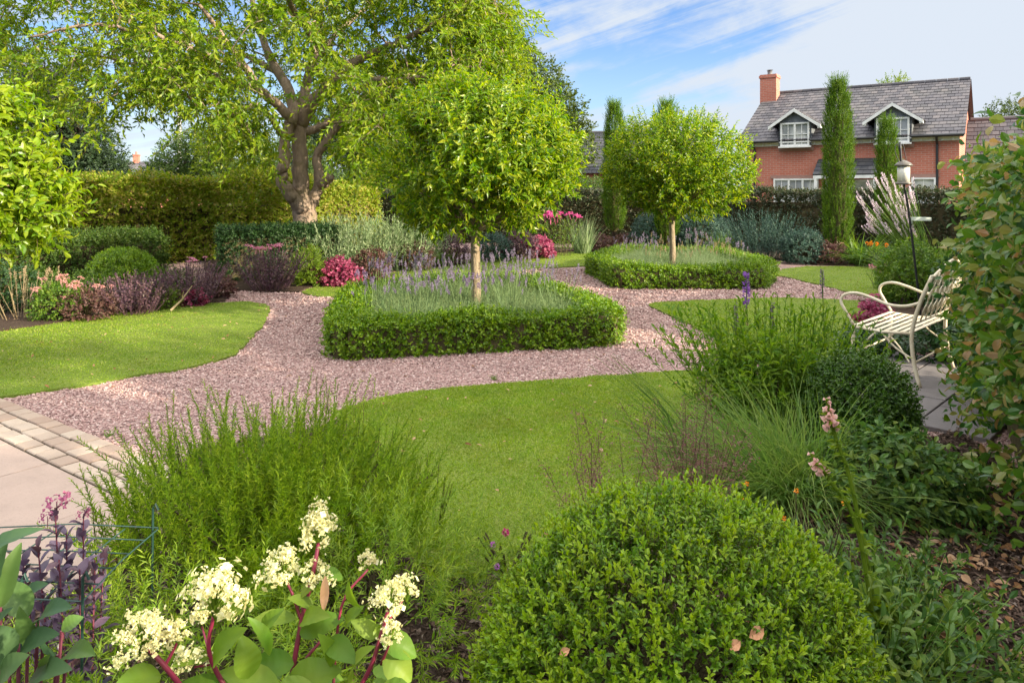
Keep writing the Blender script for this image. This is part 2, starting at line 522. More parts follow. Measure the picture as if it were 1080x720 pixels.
lawn('back', px((318, 309.5), (330, 304), (380, 293), (430, 286), (480, 281), (540, 272), (600, 266.5), (655, 264.5), (700, 268), (700, 273), (640, 280), (610, 281.5), (560, 284), (500, 296), (420, 308), (360, 314), (330, 313)), 'curved mown lawn strip running behind the lavender bed', 0)

def soil(name, poly, label, top=.03, mat=None):
    g = Geo(); g.prism(np.asarray(poly, float), -.04, top)
    return tag(g.build(name, mat or M_SOIL), label, 'flower bed', kind='structure')
LB = np.array([(-13, 8.4), *px((0, 351.5), (60, 342.5), (120, 331), (200, 323.5), (238, 319), (236, 311), (222, 303), (196, 299), (170, 298)), (-6.3, 13.6), (-13.5, 12.2)])
soil('border_soil', LB, 'dark earth border behind the left lawn', .035)
MB_ = np.concatenate([px((217, 301), (226, 306), (270, 308), (316, 309), (330, 303), (380, 292), (430, 285), (480, 280), (540, 271), (600, 265.5), (655, 263.5), (688, 265)), np.array([(5.2, 21.3), (-9, 17.6)]), px((215, 272))])
soil('border_soil', MB_, 'dark earth border under the cherry tree', .035)
RB = np.concatenate([px((690, 265), (730, 270), (775, 271), (800, 272), (835, 276), (862, 280), (905, 280.5), (962, 284.5), (990, 299)), np.array([(7.6, 9.0), (11.5, 13.5), (13, 19), (5, 22)])])
soil('border_soil', RB, 'dark earth border below the far dark hedge', .04)
FB = np.array([(-3.2, 1.0), (-3.2, 3.0), *px((60, 640), (110, 600), (150, 540), (210, 478), (300, 462), (360, 450), (380, 480), (405, 560), (450, 615), (480, 618), (600, 594), (722, 545), (793, 504), (803, 441), (790, 390), (850, 393), (912, 376), (935, 382), (940, 440), (968, 470), (1010, 458)), (2.9, 4.0), (3.4, 3.7), (5.2, 4.0), (4.5, -.5), (-3.2, -.5)])
soil('mulched_border', FB, 'dark bark-mulched border around the foreground shrubs', .03)
BB = np.concatenate([px((905, 318), (945, 318), (990, 302)), np.array([(7.4, 8.8), (5.6, 6.6), (4.6, 7.1)]), px((985, 372), (930, 374), (917, 372), (936, 340))])
soil('border_soil', BB, 'dark earth bed behind and beside the cream bench', .028)

# --- sandstone patio and its edging of setts, lower left
pa = at(0, 421)[:2]; pb = at(144, 480)[:2]; pd = nrm(pb - pa); pn = np.array((pd[1], -pd[0]))
if pn @ np.array((-1, -1)) < 0: pn = -pn
def slab_mat(name, a, b_, c_, joint=False):
    m, n = new_mat(name)
    g2 = n.node('ShaderNodeNewGeometry'); P = g2.outputs['Position']
    c = n.ramp(g2.outputs['Random Per Island'], [(0, a), (.5, b_), (1, c_)])
    c = n.mix(n.math('MULTIPLY', n.smooth(n.noise(P, 4.5, 6, .65), .35, .75), .55), c, tuple(k * .72 for k in b_))
    c = n.mix(n.math('MULTIPLY', n.smooth(n.noise(P, 130, 3), .52, .7), .3), c, (.16, .12, .09))
    b = principled(n, c, .75, .3)
    bp = n.node('ShaderNodeBump', ins={'Height': n.noise(P, 22, 7, .65), 'Strength': .8, 'Distance': .006})
    n.set(b, 'Normal', bp.outputs[0])
    n.node('ShaderNodeOutputMaterial', ins={0: b.outputs[0]}); return m
M_SETT = slab_mat('sandstone_setts', (.29, .20, .15), (.37, .285, .22), (.45, .37, .29))
M_SLAB = slab_mat('sandstone_slabs', (.32, .235, .19), (.35, .26, .212), (.37, .28, .23))
M_FLAG = slab_mat('grey_flagstones', (.12, .105, .108), (.15, .135, .135), (.185, .165, .16))
M_JOINT = soil_mat('sandy_joints', (.075, .058, .04), (.10, .08, .055), (.055, .05, .028))
def chunk(g, o, a, b, la, lb, z0, z1, bev=.006, jit=.004):
    """a stone la x lb along a, b with corner o and a worn edge"""
    j = lambda: rng.uniform(-jit, jit, 2)
    c = [o + j(), o + a * la + j(), o + a * la + b * lb + j(), o + b * lb + j()]
    ctr = sum(c) / 4
    zt = z1 + rng.uniform(-.003, .003)
    V = [(*p, z0) for p in c] + [(*p, zt - bev) for p in c] + [(*(p + nrm(ctr - p) * bev * 1.4), zt) for p in c]
    f = [(i, (i + 1) % 4, 4 + (i + 1) % 4, 4 + i) for i in range(4)] + [(4 + i, 4 + (i + 1) % 4, 8 + (i + 1) % 4, 8 + i) for i in range(4)]
    a2 = (c[1] - c[0])[0] * (c[3] - c[0])[1] - (c[1] - c[0])[1] * (c[3] - c[0])[0]
    base = g.n
    if a2 < 0: f = [q[::-1] for q in f]
    g.raw(V, f); top = [8, 9, 10, 11]
    g.Fs.append((np.array([top if a2 > 0 else top[::-1]]) + base, 0))
g = Geo()
quad = [pa - pd * 5 , pb + pd * 1.2, pb + pd * 1.2 + pn * 4.5, pa - pd * 5 + pn * 4.5]
g.prism(quad, -.05, .006)
patio = tag(g.build('patio', M_JOINT), 'pale sandstone patio with a triple band of small setts', 'patio', kind='structure')
g = Geo()
for row in range(3):
    s = -5.0 + rng.uniform(0, .1)
    while s < 1.3 + 2.0:
        L = rng.uniform(.125, .19)
        chunk(g, pa + pd * s + pn * (row * .129 + .004), pd, pn, L - .017, .114, -.04, .020)
        s += L
g.build('sett_edging', M_SETT, patio)
g = Geo()
d0 = .395
rows = [(.0, .57), (.58, .86), (1.45, .57), (2.03, .86), (2.9, .57)]
jx = {0: -.32, 1: .2, 2: -.1, 3: .3, 4: 0}
for ri, (o0, dep) in enumerate(rows):
    s = -5.0 + jx[ri]
    k = 0
    while s < 3.3:
        L = (.86, .57, .86, .57)[(k + ri) % 4]
        chunk(g, pa + pd * s + pn * (d0 + o0), pd, pn, L - .012, dep - .002, -.04, .021, .004, .002)
        s += L; k += 1
g.build('paving_slab', M_SLAB, patio)

# --- grey flags under the bench
ba = np.array((3.28, 5.91)); bd = nrm(np.array((.69, .69))); bn = np.array((-bd[1], bd[0]))
g = Geo()
o = ba - bd * 1.0 - bn * .75
g.prism([o, o + bd * 2.3, o + bd * 2.3 + bn * 1.35, o + bn * 1.35], -.05, .012)
fl = tag(g.build('flagstone_paving', M_JOINT), 'grey flagstones under the cream garden bench', 'paving', kind='structure')
g = Geo()
for i in range(4):
    for j in range(3):
        chunk(g, o + bd * (i * .575 + (.2 if j % 2 else 0)) + bn * j * .45, bd, bn, .563, .438, -.04, .036, .005, .004)
g.build('flagstone', M_FLAG, fl)

# --- loose stones on the gravel, blades on the lawns, bark on the border
OVER = [LB, MB_, RB, FB, BB, np.array(quad)] + list(LAWNS.values())
def free(p):
    ok = np.ones(len(p), bool)
    for q in OVER: ok &= ~inside(q, p)
    return ok
OCT = np.array([(1,0,0),(-1,0,0),(0,1,0),(0,-1,0),(0,0,1),(0,0,-1)], float)
OCTF = [(0,2,4),(2,1,4),(1,3,4),(3,0,4),(2,0,5),(1,2,5),(3,1,5),(0,3,5)]
p = fill(GRAVEL, 5200, lambda q: np.clip((6.4 / np.maximum(q[:, 1], 1)) ** 2.0, 0.03, 1) * (in_view(q)) * (q[:, 1] < 15), cap=300000)
p = p[free(p)]
n = len(p)
sz = U(.005, .012, n) * np.clip(p[:, 1] / 6.5, 1, 1.8)
q = OCT[None] * np.stack([sz * U(.8, 1.35, n), sz * U(.8, 1.35, n), sz * U(.45, .8, n)], 1)[:, None]
q += rng.normal(0, .18, q.shape) * sz[:, None, None]
th = U(0, 6.28, n); ct, stt = np.cos(th)[:, None], np.sin(th)[:, None]
tl = rng.normal(0, .5, n)[:, None]
x, y, z = q[..., 0] * np.cos(tl) - q[..., 2] * np.sin(tl), q[..., 1], q[..., 0] * np.sin(tl) + q[..., 2] * np.cos(tl)
V = np.stack([x * ct - y * stt + p[:, :1], x * stt + y * ct + p[:, 1:2], z + (sz * .45)[:, None]], -1)
g = Geo(); g.raw(V, (np.array(OCTF)[None] + (np.arange(n) * 6)[:, None, None]).reshape(-1, 3))
M_STONE = plain_mat('gravel_stones', (.4, .3, .28), .75, .3, island=[(.155, .09, .08), (.275, .165, .148), (.365, .225, .20), (.43, .285, .255), (.40, .285, .25), (.52, .39, .355)])
tag(g.build('gravel', M_STONE), 'loose angular pink and mauve gravel stones on the path', 'gravel', kind='stuff')

M_GRASS = leaf_mat('lawn_grass', [(.115, .19, .012), (.16, .25, .016), (.215, .30, .024), (.33, .34, .10)], .55, .45, .2, 1.7, .42, (.3, .4, .02))
for key, poly in LAWNS.items():
    hgt = {'front': .034, 'left': .03, 'right': .03}.get(key, .035)
    d = {'front': 14000, 'left': 3600, 'right': 4200, 'far_right': 2000, 'back': 2200}[key]
    q = fill(poly, d, lambda q: np.clip((5.0 / np.maximum(q[:, 1], 1)) ** .6, .2, 1) * in_view(q, 40), cap=150000)
    n = len(q); P = np.c_[q, np.full(n, .018)]
    D = np.c_[rng.normal(0, .55, n), rng.normal(0, .55, n), np.ones(n)]
    wd = np.clip(q[:, 1] * .0011, .0032, .011)
    patch = 1 + .5 * lumps(5, 1.4)(np.c_[q, np.zeros(n)])
    g = Geo(); g.blades(P, D, U(.55, 1.15, n) * hgt * patch, wd, .5, 2)
    lab = {'front': 'fine blades of the shaded front lawn', 'left': 'fine blades of the sunlit left lawn', 'right': 'fine blades of the small lawn left of the bench', 'far_right': 'fine blades of the lawn strip before the tall cypress', 'back': 'fine blades of the lawn strip behind the lavender bed'}[key]
    tag(g.build('grass', M_GRASS), lab, 'grass', kind='stuff')

# bark mulch and litter
q = fill(FB, 6500, lambda q: in_view(q, 80) * np.where(q[:, 1] < 5.2, 1, .2), cap=60000)
n = len(q); g = Geo()
L = U(.012, .05, n); W = L * U(.15, .5, n); th = U(0, 6.28, n)
D = np.c_[np.cos(th), np.sin(th), rng.normal(0, .28, n)]; N = np.c_[rng.normal(0, .35, (n, 2)), np.ones(n)]
g.leaves(np.c_[q, U(.03, .05, n)], D, N, L, W, 'fold')
M_BARK = plain_mat('bark_chips', (.1, .07, .05), .85, .2, island=[(.045, .030, .024), (.075, .048, .036), (.11, .07, .05), (.15, .10, .075), (.22, .17, .14)])
tag(g.build('bark_mulch', M_BARK), 'dark brown bark chips covering the front border', 'mulch', kind='stuff')
M_DEAD = leaf_mat('dead_leaves', [(.16, .075, .03), (.26, .13, .06), (.34, .21, .11), (.45, .30, .20)], .7, .15, .2, 3, .2, (.4, .2, .05))
q = np.concatenate([fill(np.array([at(930, 500)[:2], at(1080, 520)[:2], at(1080, 790)[:2], at(980, 760)[:2]]), 420), fill(FB, 16, lambda q: in_view(q))])
n = len(q); th = U(0, 6.28, n); g = Geo()
g.leaves(np.c_[q, U(.045, .06, n)], np.c_[np.cos(th), np.sin(th), rng.normal(0, .3, n)], np.c_[rng.normal(0, .5, (n, 2)), np.ones(n)], U(.025, .06, n), U(.015, .035, n), 'oval')
tag(g.build('leaf_litter', M_DEAD), 'curled brown fallen leaves lying on the bark by the near hedge', 'fallen leaves', kind='stuff')

# a few stray leaves on the grass and gravel
q = np.concatenate([fill(LAWNS['front'], 7, lambda q: in_view(q)), fill(LAWNS['left'], 3, lambda q: in_view(q)), fill(GRAVEL, 3.5, lambda q: in_view(q) * (q[:, 1] < 13))])
n = len(q); th = U(0, 6.28, n); g = Geo()
g.leaves(np.c_[q, np.where(free(q), .012, .052)], np.c_[np.cos(th), np.sin(th), rng.normal(0, .25, n)], np.c_[rng.normal(0, .4, (n, 2)), np.ones(n)], U(.02, .05, n), U(.012, .026, n), 'oval')
tag(g.build('fallen_leaves', M_DEAD), 'stray dry leaves scattered on the lawns and the pink gravel', 'fallen leaves', kind='stuff')
# ================================================================== HOUSE AND FAR BUILDINGS
def brick_mat(name, c1, c2, mortar, sx=.235, sy=.078, slope=False):
    m, n = new_mat(name)
    tc = n.node('ShaderNodeTexCoord').outputs['Object']
    sp = n.node('ShaderNodeSeparateXYZ', ins={0: tc})
    v = n.comb(n.math('ADD', sp.outputs[0], sp.outputs[1]), sp.outputs[2])
    bt = n.node('ShaderNodeTexBrick', ins={'Vector': v, 'Color1': c1, 'Color2': c2, 'Mortar': mortar, 'Scale': 1.0, 'Mortar Size': .008, 'Brick Width': sx, 'Row Height': sy, 'Bias': -.1})
    c = n.mix(n.math('MULTIPLY', n.smooth(n.noise(tc, 1.3, 5), .35, .7), .25), bt.outputs[0], tuple(k * .6 for k in c1))
    b = principled(n, c, .85, .2)
    bp = n.node('ShaderNodeBump', ins={'Height': bt.outputs['Fac'], 'Strength': .7, 'Distance': -.008})
    n.set(b, 'Normal', bp.outputs[0])
    n.node('ShaderNodeOutputMaterial', ins={0: b.outputs[0]}); return m
def tile_mat(name, cols):
    m, n = new_mat(name)
    g2 = n.node('ShaderNodeNewGeometry'); P = n.node('ShaderNodeTexCoord').outputs['Object']
    c = n.ramp(g2.outputs['Random Per Island'], [(i / (len(cols) - 1), k) for i, k in enumerate(cols)])
    c = n.mix(n.math('MULTIPLY', n.smooth(n.noise(P, 1.0, 5), .45, .75), .35), c, (.11, .105, .085))
    b = principled(n, c, .7, .35)
    n.node('ShaderNodeOutputMaterial', ins={0: b.outputs[0]}); return m
M_BRICK = brick_mat('red_brick', (.46, .145, .095), (.53, .185, .125), (.46, .31, .25))
M_TILE = tile_mat('grey_roof_tiles', [(.052, .05, .058), (.075, .07, .08), (.098, .09, .097), (.125, .11, .112)])
M_TILE_DARK = tile_mat('dark_slates', [(.03, .032, .038), (.04, .042, .05), (.05, .052, .06)])
M_LEAD = plain_mat('lead_grey', (.16, .17, .18), .5, .4, (.11, .12, .13), 8)
M_WHITE = plain_mat('white_paint', (.78, .77, .74), .45, .4, (.66, .65, .61), 5)
M_GUTTER = plain_mat('black_gutter', (.02, .02, .022), .4, .5)
M_SILL = plain_mat('brick_sill', (.36, .21, .17), .8, .2, (.30, .17, .14), 9)
def glass_mat():
    m, n = new_mat('window_glass')
    P = n.node('ShaderNodeTexCoord').outputs['Object']
    c = n.mix(n.smooth(n.noise(P, 1.1, 2), .4, .6), (.26, .27, .28), (.60, .60, .57))
    b = principled(n, c, .06, .8)
    n.node('ShaderNodeOutputMaterial', ins={0: b.outputs[0]}); return m
M_GLASS = glass_mat()

def tiled_slope(g, a, b, c, d, row=.27, wid=.24, th=.022, m=0, seed=0):
    """overlapping tiles from the eaves edge a->b up to the ridge edge d->c"""
    a, b, c, d = [np.asarray(k, float) for k in (a, b, c, d)]
    up = ((d - a) + (c - b)) / 2; Ls = np.linalg.norm(up); rows = max(2, int(Ls / row))
    nn = nrm(np.cross(b - a, d - a)); nn = nn if nn[2] > 0 else -nn
    for i in range(rows):
        t0, t1 = i / rows, min(1.0, (i + 1.12) / rows)
        p0, p1 = a + (d - a) * t0, b + (c - b) * t0
        q0, q1 = a + (d - a) * t1, b + (c - b) * t1
        W = np.linalg.norm(p1 - p0); k = max(1, int(W / wid))
        e = np.linspace(0, 1, k + 1)
        if k > 1: e[1:-1] += (.5 / k if i % 2 else 0) 
        e = np.clip(e, 0, 1)
        lo0, lo1 = e[:-1, None], e[1:, None] - .012 / max(W, .1)
        h0 = (th + rng.uniform(-.003, .006, (k, 1)))
        A = p0 + (p1 - p0) * lo0; B = p0 + (p1 - p0) * lo1
        Cq = q0 + (q1 - q0) * lo1; D = q0 + (q1 - q0) * lo0
        V = np.stack([A + nn * .002, B + nn * .002, A + nn * h0, B + nn * h0, Cq + nn * (.004), D + nn * .004], 1).reshape(-1, 3)
        f = np.array([(0, 1, 3, 2), (2, 3, 4, 5)])
        g.raw(V, (f[None] + (np.arange(k) * 6)[:, None, None]).reshape(-1, 4), m)

def window(parent, x, z0, w, h, y, cols=3, rows=2, name='window', sill=True, casements=2):
    """white casement: frame, glazing bars, glass set back; faces -y"""
    fr = Geo(); t = .065
    for (cx, cz, sx, sz) in ((x - w/2 + t/2, z0 + h/2, t, h), (x + w/2 - t/2, z0 + h/2, t, h), (x, z0 + t/2, w - 2*t, t), (x, z0 + h - t/2, w - 2*t, t)):
        fr.box((cx, y - .02, cz), (sx, .09, sz))
    iw = w - 2*t
    for c in range(1, casements):
        fr.box((x - w/2 + t + iw * c / casements, y - .018, z0 + h/2), (.075, .075, h - 2*t))
    for c in range(casements):
        x0 = x - w/2 + t + iw * c / casements + (.037 if c else 0); x1 = x - w/2 + t + iw * (c + 1) / casements - (.037 if c < casements - 1 else 0)
        for k in range(1, cols):
            fr.box((x0 + (x1 - x0) * k / cols, y - .005, z0 + h/2), (.026, .04, h - 2*t))
        for k in range(1, rows):
            fr.box(((x0 + x1)/2, y - .008, z0 + h * k / rows), (x1 - x0, .034, .026))
    if sill: fr.box((x, y - .06, z0 - .03), (w + .14, .15, .058))
    f = fr.build(name, M_WHITE, parent)
    gl = Geo(); gl.box((x, y + .022, z0 + h/2), (w - 2*t + .01, .02, h - 2*t + .01))
    gl.build('pane', M_GLASS, f)
    return f

HO = np.array((9.4, 30.0)); HA = math.atan2(-.57, .82)
house = empty('brick_house', (9.4, 30.0, 0), 'red brick house with grey tiled roof, two white dormers and a chimney', 'house', rz=HA)
HW, HD, EZ, RZ = 7.95, 8.8, 3.62, 6.1
ins = .28
g = Geo()                                  # walls with gables
x0, x1, y0, y1 = ins, HW - .12, ins, HD - ins
zt = EZ + .02; rz = RZ - .10
V = [(x0,y0,-.1),(x1,y0,-.1),(x1,y1,-.1),(x0,y1,-.1),(x0,y0,zt),(x1,y0,zt),(x1,y1,zt),(x0,y1,zt),(x0,HD/2,rz),(x1,HD/2,rz)]
g.raw(V, [(0,1,5,4),(2,3,7,6)]); g.raw(V, [(1,2,6,9,5),(3,0,4,8,7)])
g.build('wall', M_BRICK, house)
g = Geo()
tiled_slope(g, (-.05, 0, EZ), (HW + .08, 0, EZ), (HW + .08, HD/2, RZ), (-.05, HD/2, RZ))
tiled_slope(g, (HW + .08, HD, EZ), (-.05, HD, EZ), (-.05, HD/2, RZ), (HW + .08, HD/2, RZ))
sl = np.array([(0, EZ), (HD/2, RZ), (HD, EZ)])
for xx in (-.05, HW + .08):                # roof underlay
    pass
g.raw([(-.04,.02,EZ-.03),(HW+.07,.02,EZ-.03),(HW+.07,HD/2,RZ-.03),(-.04,HD/2,RZ-.03),(HW+.07,HD-.02,EZ-.03),(-.04,HD-.02,EZ-.03)], [(0,1,2,3),(3,2,4,5)])
for i in range(20):                        # ridge tiles
    s = HW / 20
    g.tube([(-.03 + i * (HW+.1)/20, HD/2, RZ + .0), (-.05 + (i + 1) * (HW+.1)/20, HD/2, RZ + .0)], .10, 8)
roof = g.build('roof', M_TILE, house)
# chimney on the left gable
g = Geo()
g.box((.25, 3.9, 6.05), (.72, .62, 1.36)); g.box((.25, 3.9, 6.78), (.80, .70, .10)); g.box((.25, 3.9, 6.86), (.74, .64, .06))
ch = g.build('chimney', M_BRICK, roof)
g = Geo(); g.tube([(.25, 3.9, 6.88), (.25, 3.9, 7.0), (.25, 3.9, 7.08)], [.12, .10, .12], 12); g.tube([(.25, 3.9, 7.12), (.25, 3.9, 7.15)], [.15, .06], 12)
g.tube([(.25,3.9,7.06),(.25,3.9,7.12)], .07, 8)
g.build('chimney_pot', M_LEAD, roof)
# eaves: white soffit board with little brackets, gutters, downpipes
g = Geo(); g.box((HW/2, .14, EZ - .07), (HW + .05, .24, .05)); g.box((HW/2, .25, EZ - .15), (HW - .2, .045, .12))
for i in range(23):
    g.box((.3 + i * (HW - .6) / 22, .19, EZ - .15), (.06, .10, .10))
g.build('eaves_board', M_WHITE, house)
for a, b in ((0, 1.66), (2.86, 5.14), (6.34, HW + .05)):
    g = Geo(); g.tube([(a, -.05, EZ - .02), (b, -.05, EZ - .02)], .06, 8); g.build('gutter', M_GUTTER, house)
for x in (.62, 3.78, 7.15):
    g = Geo(); g.tube([(x, -.05, EZ - .04), (x, .05, EZ - .18), (x, y0 - .05, EZ - .32), (x, y0 - .05, 0)], .042, 8); g.build('downpipe', M_GUTTER, house)
# dormers
for dx in (2.26, 5.74):
    g = Geo(); w = .62; zt = 4.44; pk = 4.85; yf = .10; sl = (RZ - EZ) / (HD / 2)
    yb = lambda z: (z - EZ) / sl
    # face and cheeks
    g.raw([(dx-w,yf,3.42),(dx+w,yf,3.42),(dx+w,yf,zt),(dx-w,yf,zt),(dx,yf,pk-.05)], [(0,1,2,3)], 0)
    g.raw([(dx-w,yf,zt),(dx+w,yf,zt),(dx,yf,pk-.04)], [(0,1,2)], 0)
    for s in (-1, 1):
        g.raw([(dx+s*w,yf,3.5),(dx+s*w,yf,zt),(dx+s*w,yb(zt)+.1,zt),(dx+s*w,.0,3.5)], [(0,1,2,3)], 0)
    dorm = g.build('dormer', M_LEAD, house)
    g = Geo()
    e = .97; ze = pk - e * (pk - zt) / w
    for s in (-1, 1):
        A, B, C_, D = (dx + s*e, yf-.22, ze), (dx, yf-.22, pk), (dx, yb(pk), pk), (dx + s*e, yb(ze)+.05, ze)
        tiled_slope(g, A, D, C_, B, .2, .22)
        nn = .03
        g.raw([(A[0],A[1],A[2]-.02),(B[0],B[1],B[2]-.02),(C_[0],C_[1],C_[2]-.02),(D[0],D[1],D[2]-.02)], [(0,1,2,3)])
    g.build('dormer_roof', M_TILE, dorm)
    g = Geo()
    for s in (-1, 1):
        A = np.array((dx + s*(e+.03), yf-.24, ze-.02)); B = np.array((dx, yf-.24, pk+.02)); dd = np.array((0, 0, -.13)); t = np.array((0, .05, 0))
        V = [A, B, B+dd, A+dd, A+t, B+t, B+dd+t, A+dd+t]
        fs = [(0,1,2,3),(7,6,5,4),(0,4,5,1),(3,2,6,7),(0,3,7,4),(1,5,6,2)]
        g.raw(V, fs if s > 0 else [f[::-1] for f in fs])
        A2 = A + dd + np.array((-s*.06, 0, .04)); g.box((A2[0], yf - .1, A2[2]), (.12, .22, .09))
    g.build('bargeboard', M_WHITE, dorm)
    window(dorm, dx, 3.38, 1.10, .94, yf - .03, cols=2, rows=2)
# ground-floor windows, porch roof and door
wl = window(house, 2.25, .95, 1.72, 1.14, y0 - .02, cols=2, rows=2, casements=3)
wr = window(house, 6.72, .95, .78, 1.14, y0 - .02, cols=2, rows=2, casements=1)
for lx, lw_ in ((2.25, 1.95), (6.72, 1.0)):
    g = Geo(); g.box((lx, y0-.03, 2.16), (lw_, .04, .13)); g.build('lintel', M_SILL, house)
for dx in (2.26, 5.74):
    g = Geo(); g.box((dx, y0 - .03, 3.30), (1.35, .07, .16)); g.build('dormer_sill', M_SILL, house)
g = Geo(); tiled_slope(g, (3.1, -.75, 2.22), (5.35, -.75, 2.22), (5.35, y0, 2.85), (3.1, y0, 2.85))
g.raw([(3.1,-.74,2.19),(5.35,-.74,2.19),(5.35,y0,2.82),(3.1,y0,2.82)], [(0,1,2,3)])
pr = g.build('porch_roof', M_TILE_DARK, house)
g = Geo(); g.box((4.22, -.72, 2.13), (2.2, .06, .12))
for x in (3.2, 5.25): g.box((x, -.7, 1.04), (.10, .10, 2.08))
g.build('porch_post', M_WHITE, pr)
g = Geo(); g.box((4.22, y0 - .03, 1.0), (1.75, .06, 2.05)); dr = g.build('patio_door', M_WHITE, house)
g = Geo(); 
for x in (3.80, 4.64): g.box((x, y0 - .065, 1.05), (.70, .02, 1.8))
g.build('pane', M_GLASS, dr)
# the lower wing behind the right gable
g = Geo(); wx0, wx1 = HW - .1, HW + 5.5; wy0, wy1 = 3.4, 8.0; we, wr_ = 2.6, 4.55
V = [(wx0,wy0+.2,-.1),(wx1,wy0+.2,-.1),(wx1,wy1,-.1),(wx0,wy1,-.1),(wx0,wy0+.2,we),(wx1,wy0+.2,we),(wx1,wy1,we),(wx0,wy1,we)]
g.raw(V, [(0,1,5,4),(1,2,6,5),(2,3,7,6)]); g.raw([(wx1,wy0+.2,we),(wx1,wy1,we),(wx1,(wy0+wy1)/2,wr_-.05)], [(0,1,2)])
g.build('wing_wall', M_BRICK, house)
g = Geo(); ym = (wy0+wy1)/2
tiled_slope(g, (wx0, wy0, we), (wx1+.1, wy0, we), (wx1+.1, ym, wr_), (wx0, ym, wr_))
tiled_slope(g, (wx1+.1, wy1, we), (wx0, wy1, we), (wx0, ym, wr_), (wx1+.1, ym, wr_))
g.tube([(wx0+.1, ym, wr_), (wx1+.1, ym, wr_)], .1, 8)
g.build('wing_roof', M_TILE, house)

# dark slate roof glimpsed between the round trees
ob = empty('outbuilding', (1.5, 38, 0), 'low building with dark slate roof behind the slim left cypress', 'building', rz=R(-8))
g = Geo(); L_, D_, e_, r_ = 9.0, 6.0, 2.5, 4.85
g.raw([(0,.2,-.1),(L_,.2,-.1),(L_,D_-.2,-.1),(0,D_-.2,-.1),(0,.2,e_),(L_,.2,e_),(L_,D_-.2,e_),(0,D_-.2,e_)], [(0,1,5,4),(1,2,6,5),(2,3,7,6),(3,0,4,7)])
g.raw([(0,.2,e_),(0,D_-.2,e_),(0,D_/2,r_-.06)], [(0,1,2)]); g.raw([(L_,.2,e_),(L_,D_-.2,e_),(L_,D_/2,r_-.06)], [(0,1,2)])
g.build('wall', M_BRICK, ob)
g = Geo(); tiled_slope(g, (-.2,0,e_), (L_+.2,0,e_), (L_+.2,D_/2,r_), (-.2,D_/2,r_)); tiled_slope(g, (L_+.2,D_,e_), (-.2,D_,e_), (-.2,D_/2,r_), (L_+.2,D_/2,r_))
g.tube([(-.2,D_/2,r_),(L_+.2,D_/2,r_)], .1, 8)
g.build('roof', M_TILE_DARK, ob)

# distant cottage roof and chimney in the gap on the left
dc = empty('distant_cottage', (-36, 66, 0), 'tiny distant cottage with a brick chimney in the gap beyond the left hedge', 'house', rz=R(10))
g = Geo(); g.raw([(0,0,0),(7,0,0),(7,5,0),(0,5,0),(0,0,2.6),(7,0,2.6),(7,5,2.6),(0,5,2.6)], [(0,1,5,4),(1,2,6,5),(3,0,4,7)]); g.build('wall', M_BRICK, dc)
g = Geo(); tiled_slope(g, (-.2,-.2,2.6), (7.2,-.2,2.6), (7.2,2.5,4.3), (-.2,2.5,4.3), .4, .5); g.raw([(-.2,5.2,2.6),(7.2,5.2,2.6),(7.2,2.5,4.28),(-.2,2.5,4.28)], [(0,1,2,3)])
rf = g.build('roof', M_TILE, dc)
g = Geo(); g.box((.7, 2.5, 4.3), (.5, .5, 1.2)); g.box((.7, 2.5, 4.93), (.58, .58, .1)); g.tube([(.7, 2.5, 4.95), (.7, 2.5, 5.25)], .10, 8)
g.build('chimney', M_BRICK, rf)

# telegraph pole with its wires beyond the left hedge
tp = empty('telegraph_pole', atY(189, 260, 40) * (1, 1, 0), 'pale slim telegraph pole beyond the left hedge, under the tree crown', 'utility pole')
g = Geo(); g.tube([(0, 0, 0), (0, 0, 4), (0, 0, 9.2)], [.13, .12, .10], 10); g.build('pole', plain_mat('weathered_pole', (.46, .44, .42), .8, .2, (.36, .34, .32), 6), tp)
g = Geo()
for dz, end in ((0, (-13.5, 8, 3.0)), (-.3, (-13.5, 8, 2.6))):
    pts = [np.array((0, 0, 8.9 + dz)) * (1 - t) + np.array(end) * t + np.array((0, 0, -2.2 * t * (1 - t))) for t in np.linspace(0, 1, 14)]
    g.tube(pts, .022, 4)
g.build('wire', M_GUTTER, tp)
# ================================================================== TREES
def bark_mat(name, a, b_, c_, scale=9):
    m, n = new_mat(name)
    P = n.node('ShaderNodeTexCoord').outputs['Object']
    mp = n.node('ShaderNodeMapping', ins={0: P}); mp.inputs['Scale'].default_value = (1, 1, .35)
    c = n.mix(n.smooth(n.noise(mp.outputs[0], scale, 6, .65), .32, .68), a, b_)
    c = n.mix(n.smooth(n.noise(P, 2.2, 4), .52, .72), c, c_)
    b = principled(n, c, .85, .2)
    bp = n.node('ShaderNodeBump', ins={'Height': n.noise(mp.outputs[0], scale * 3.5, 6, .7), 'Strength': 1.0, 'Distance': .03})
    n.set(b, 'Normal', bp.outputs[0])
    n.node('ShaderNodeOutputMaterial', ins={0: b.outputs[0]}); return m
M_CHERRY_BARK = bark_mat('cherry_bark', (.21, .15, .11), (.36, .265, .20), (.17, .135, .06))
M_BARK_PALE = bark_mat('pale_bark', (.26, .19, .12), (.38, .30, .20), (.22, .17, .10), 14)
M_BARK_DARK = bark_mat('dark_bark', (.07, .05, .035), (.12, .09, .065), (.06, .055, .03))

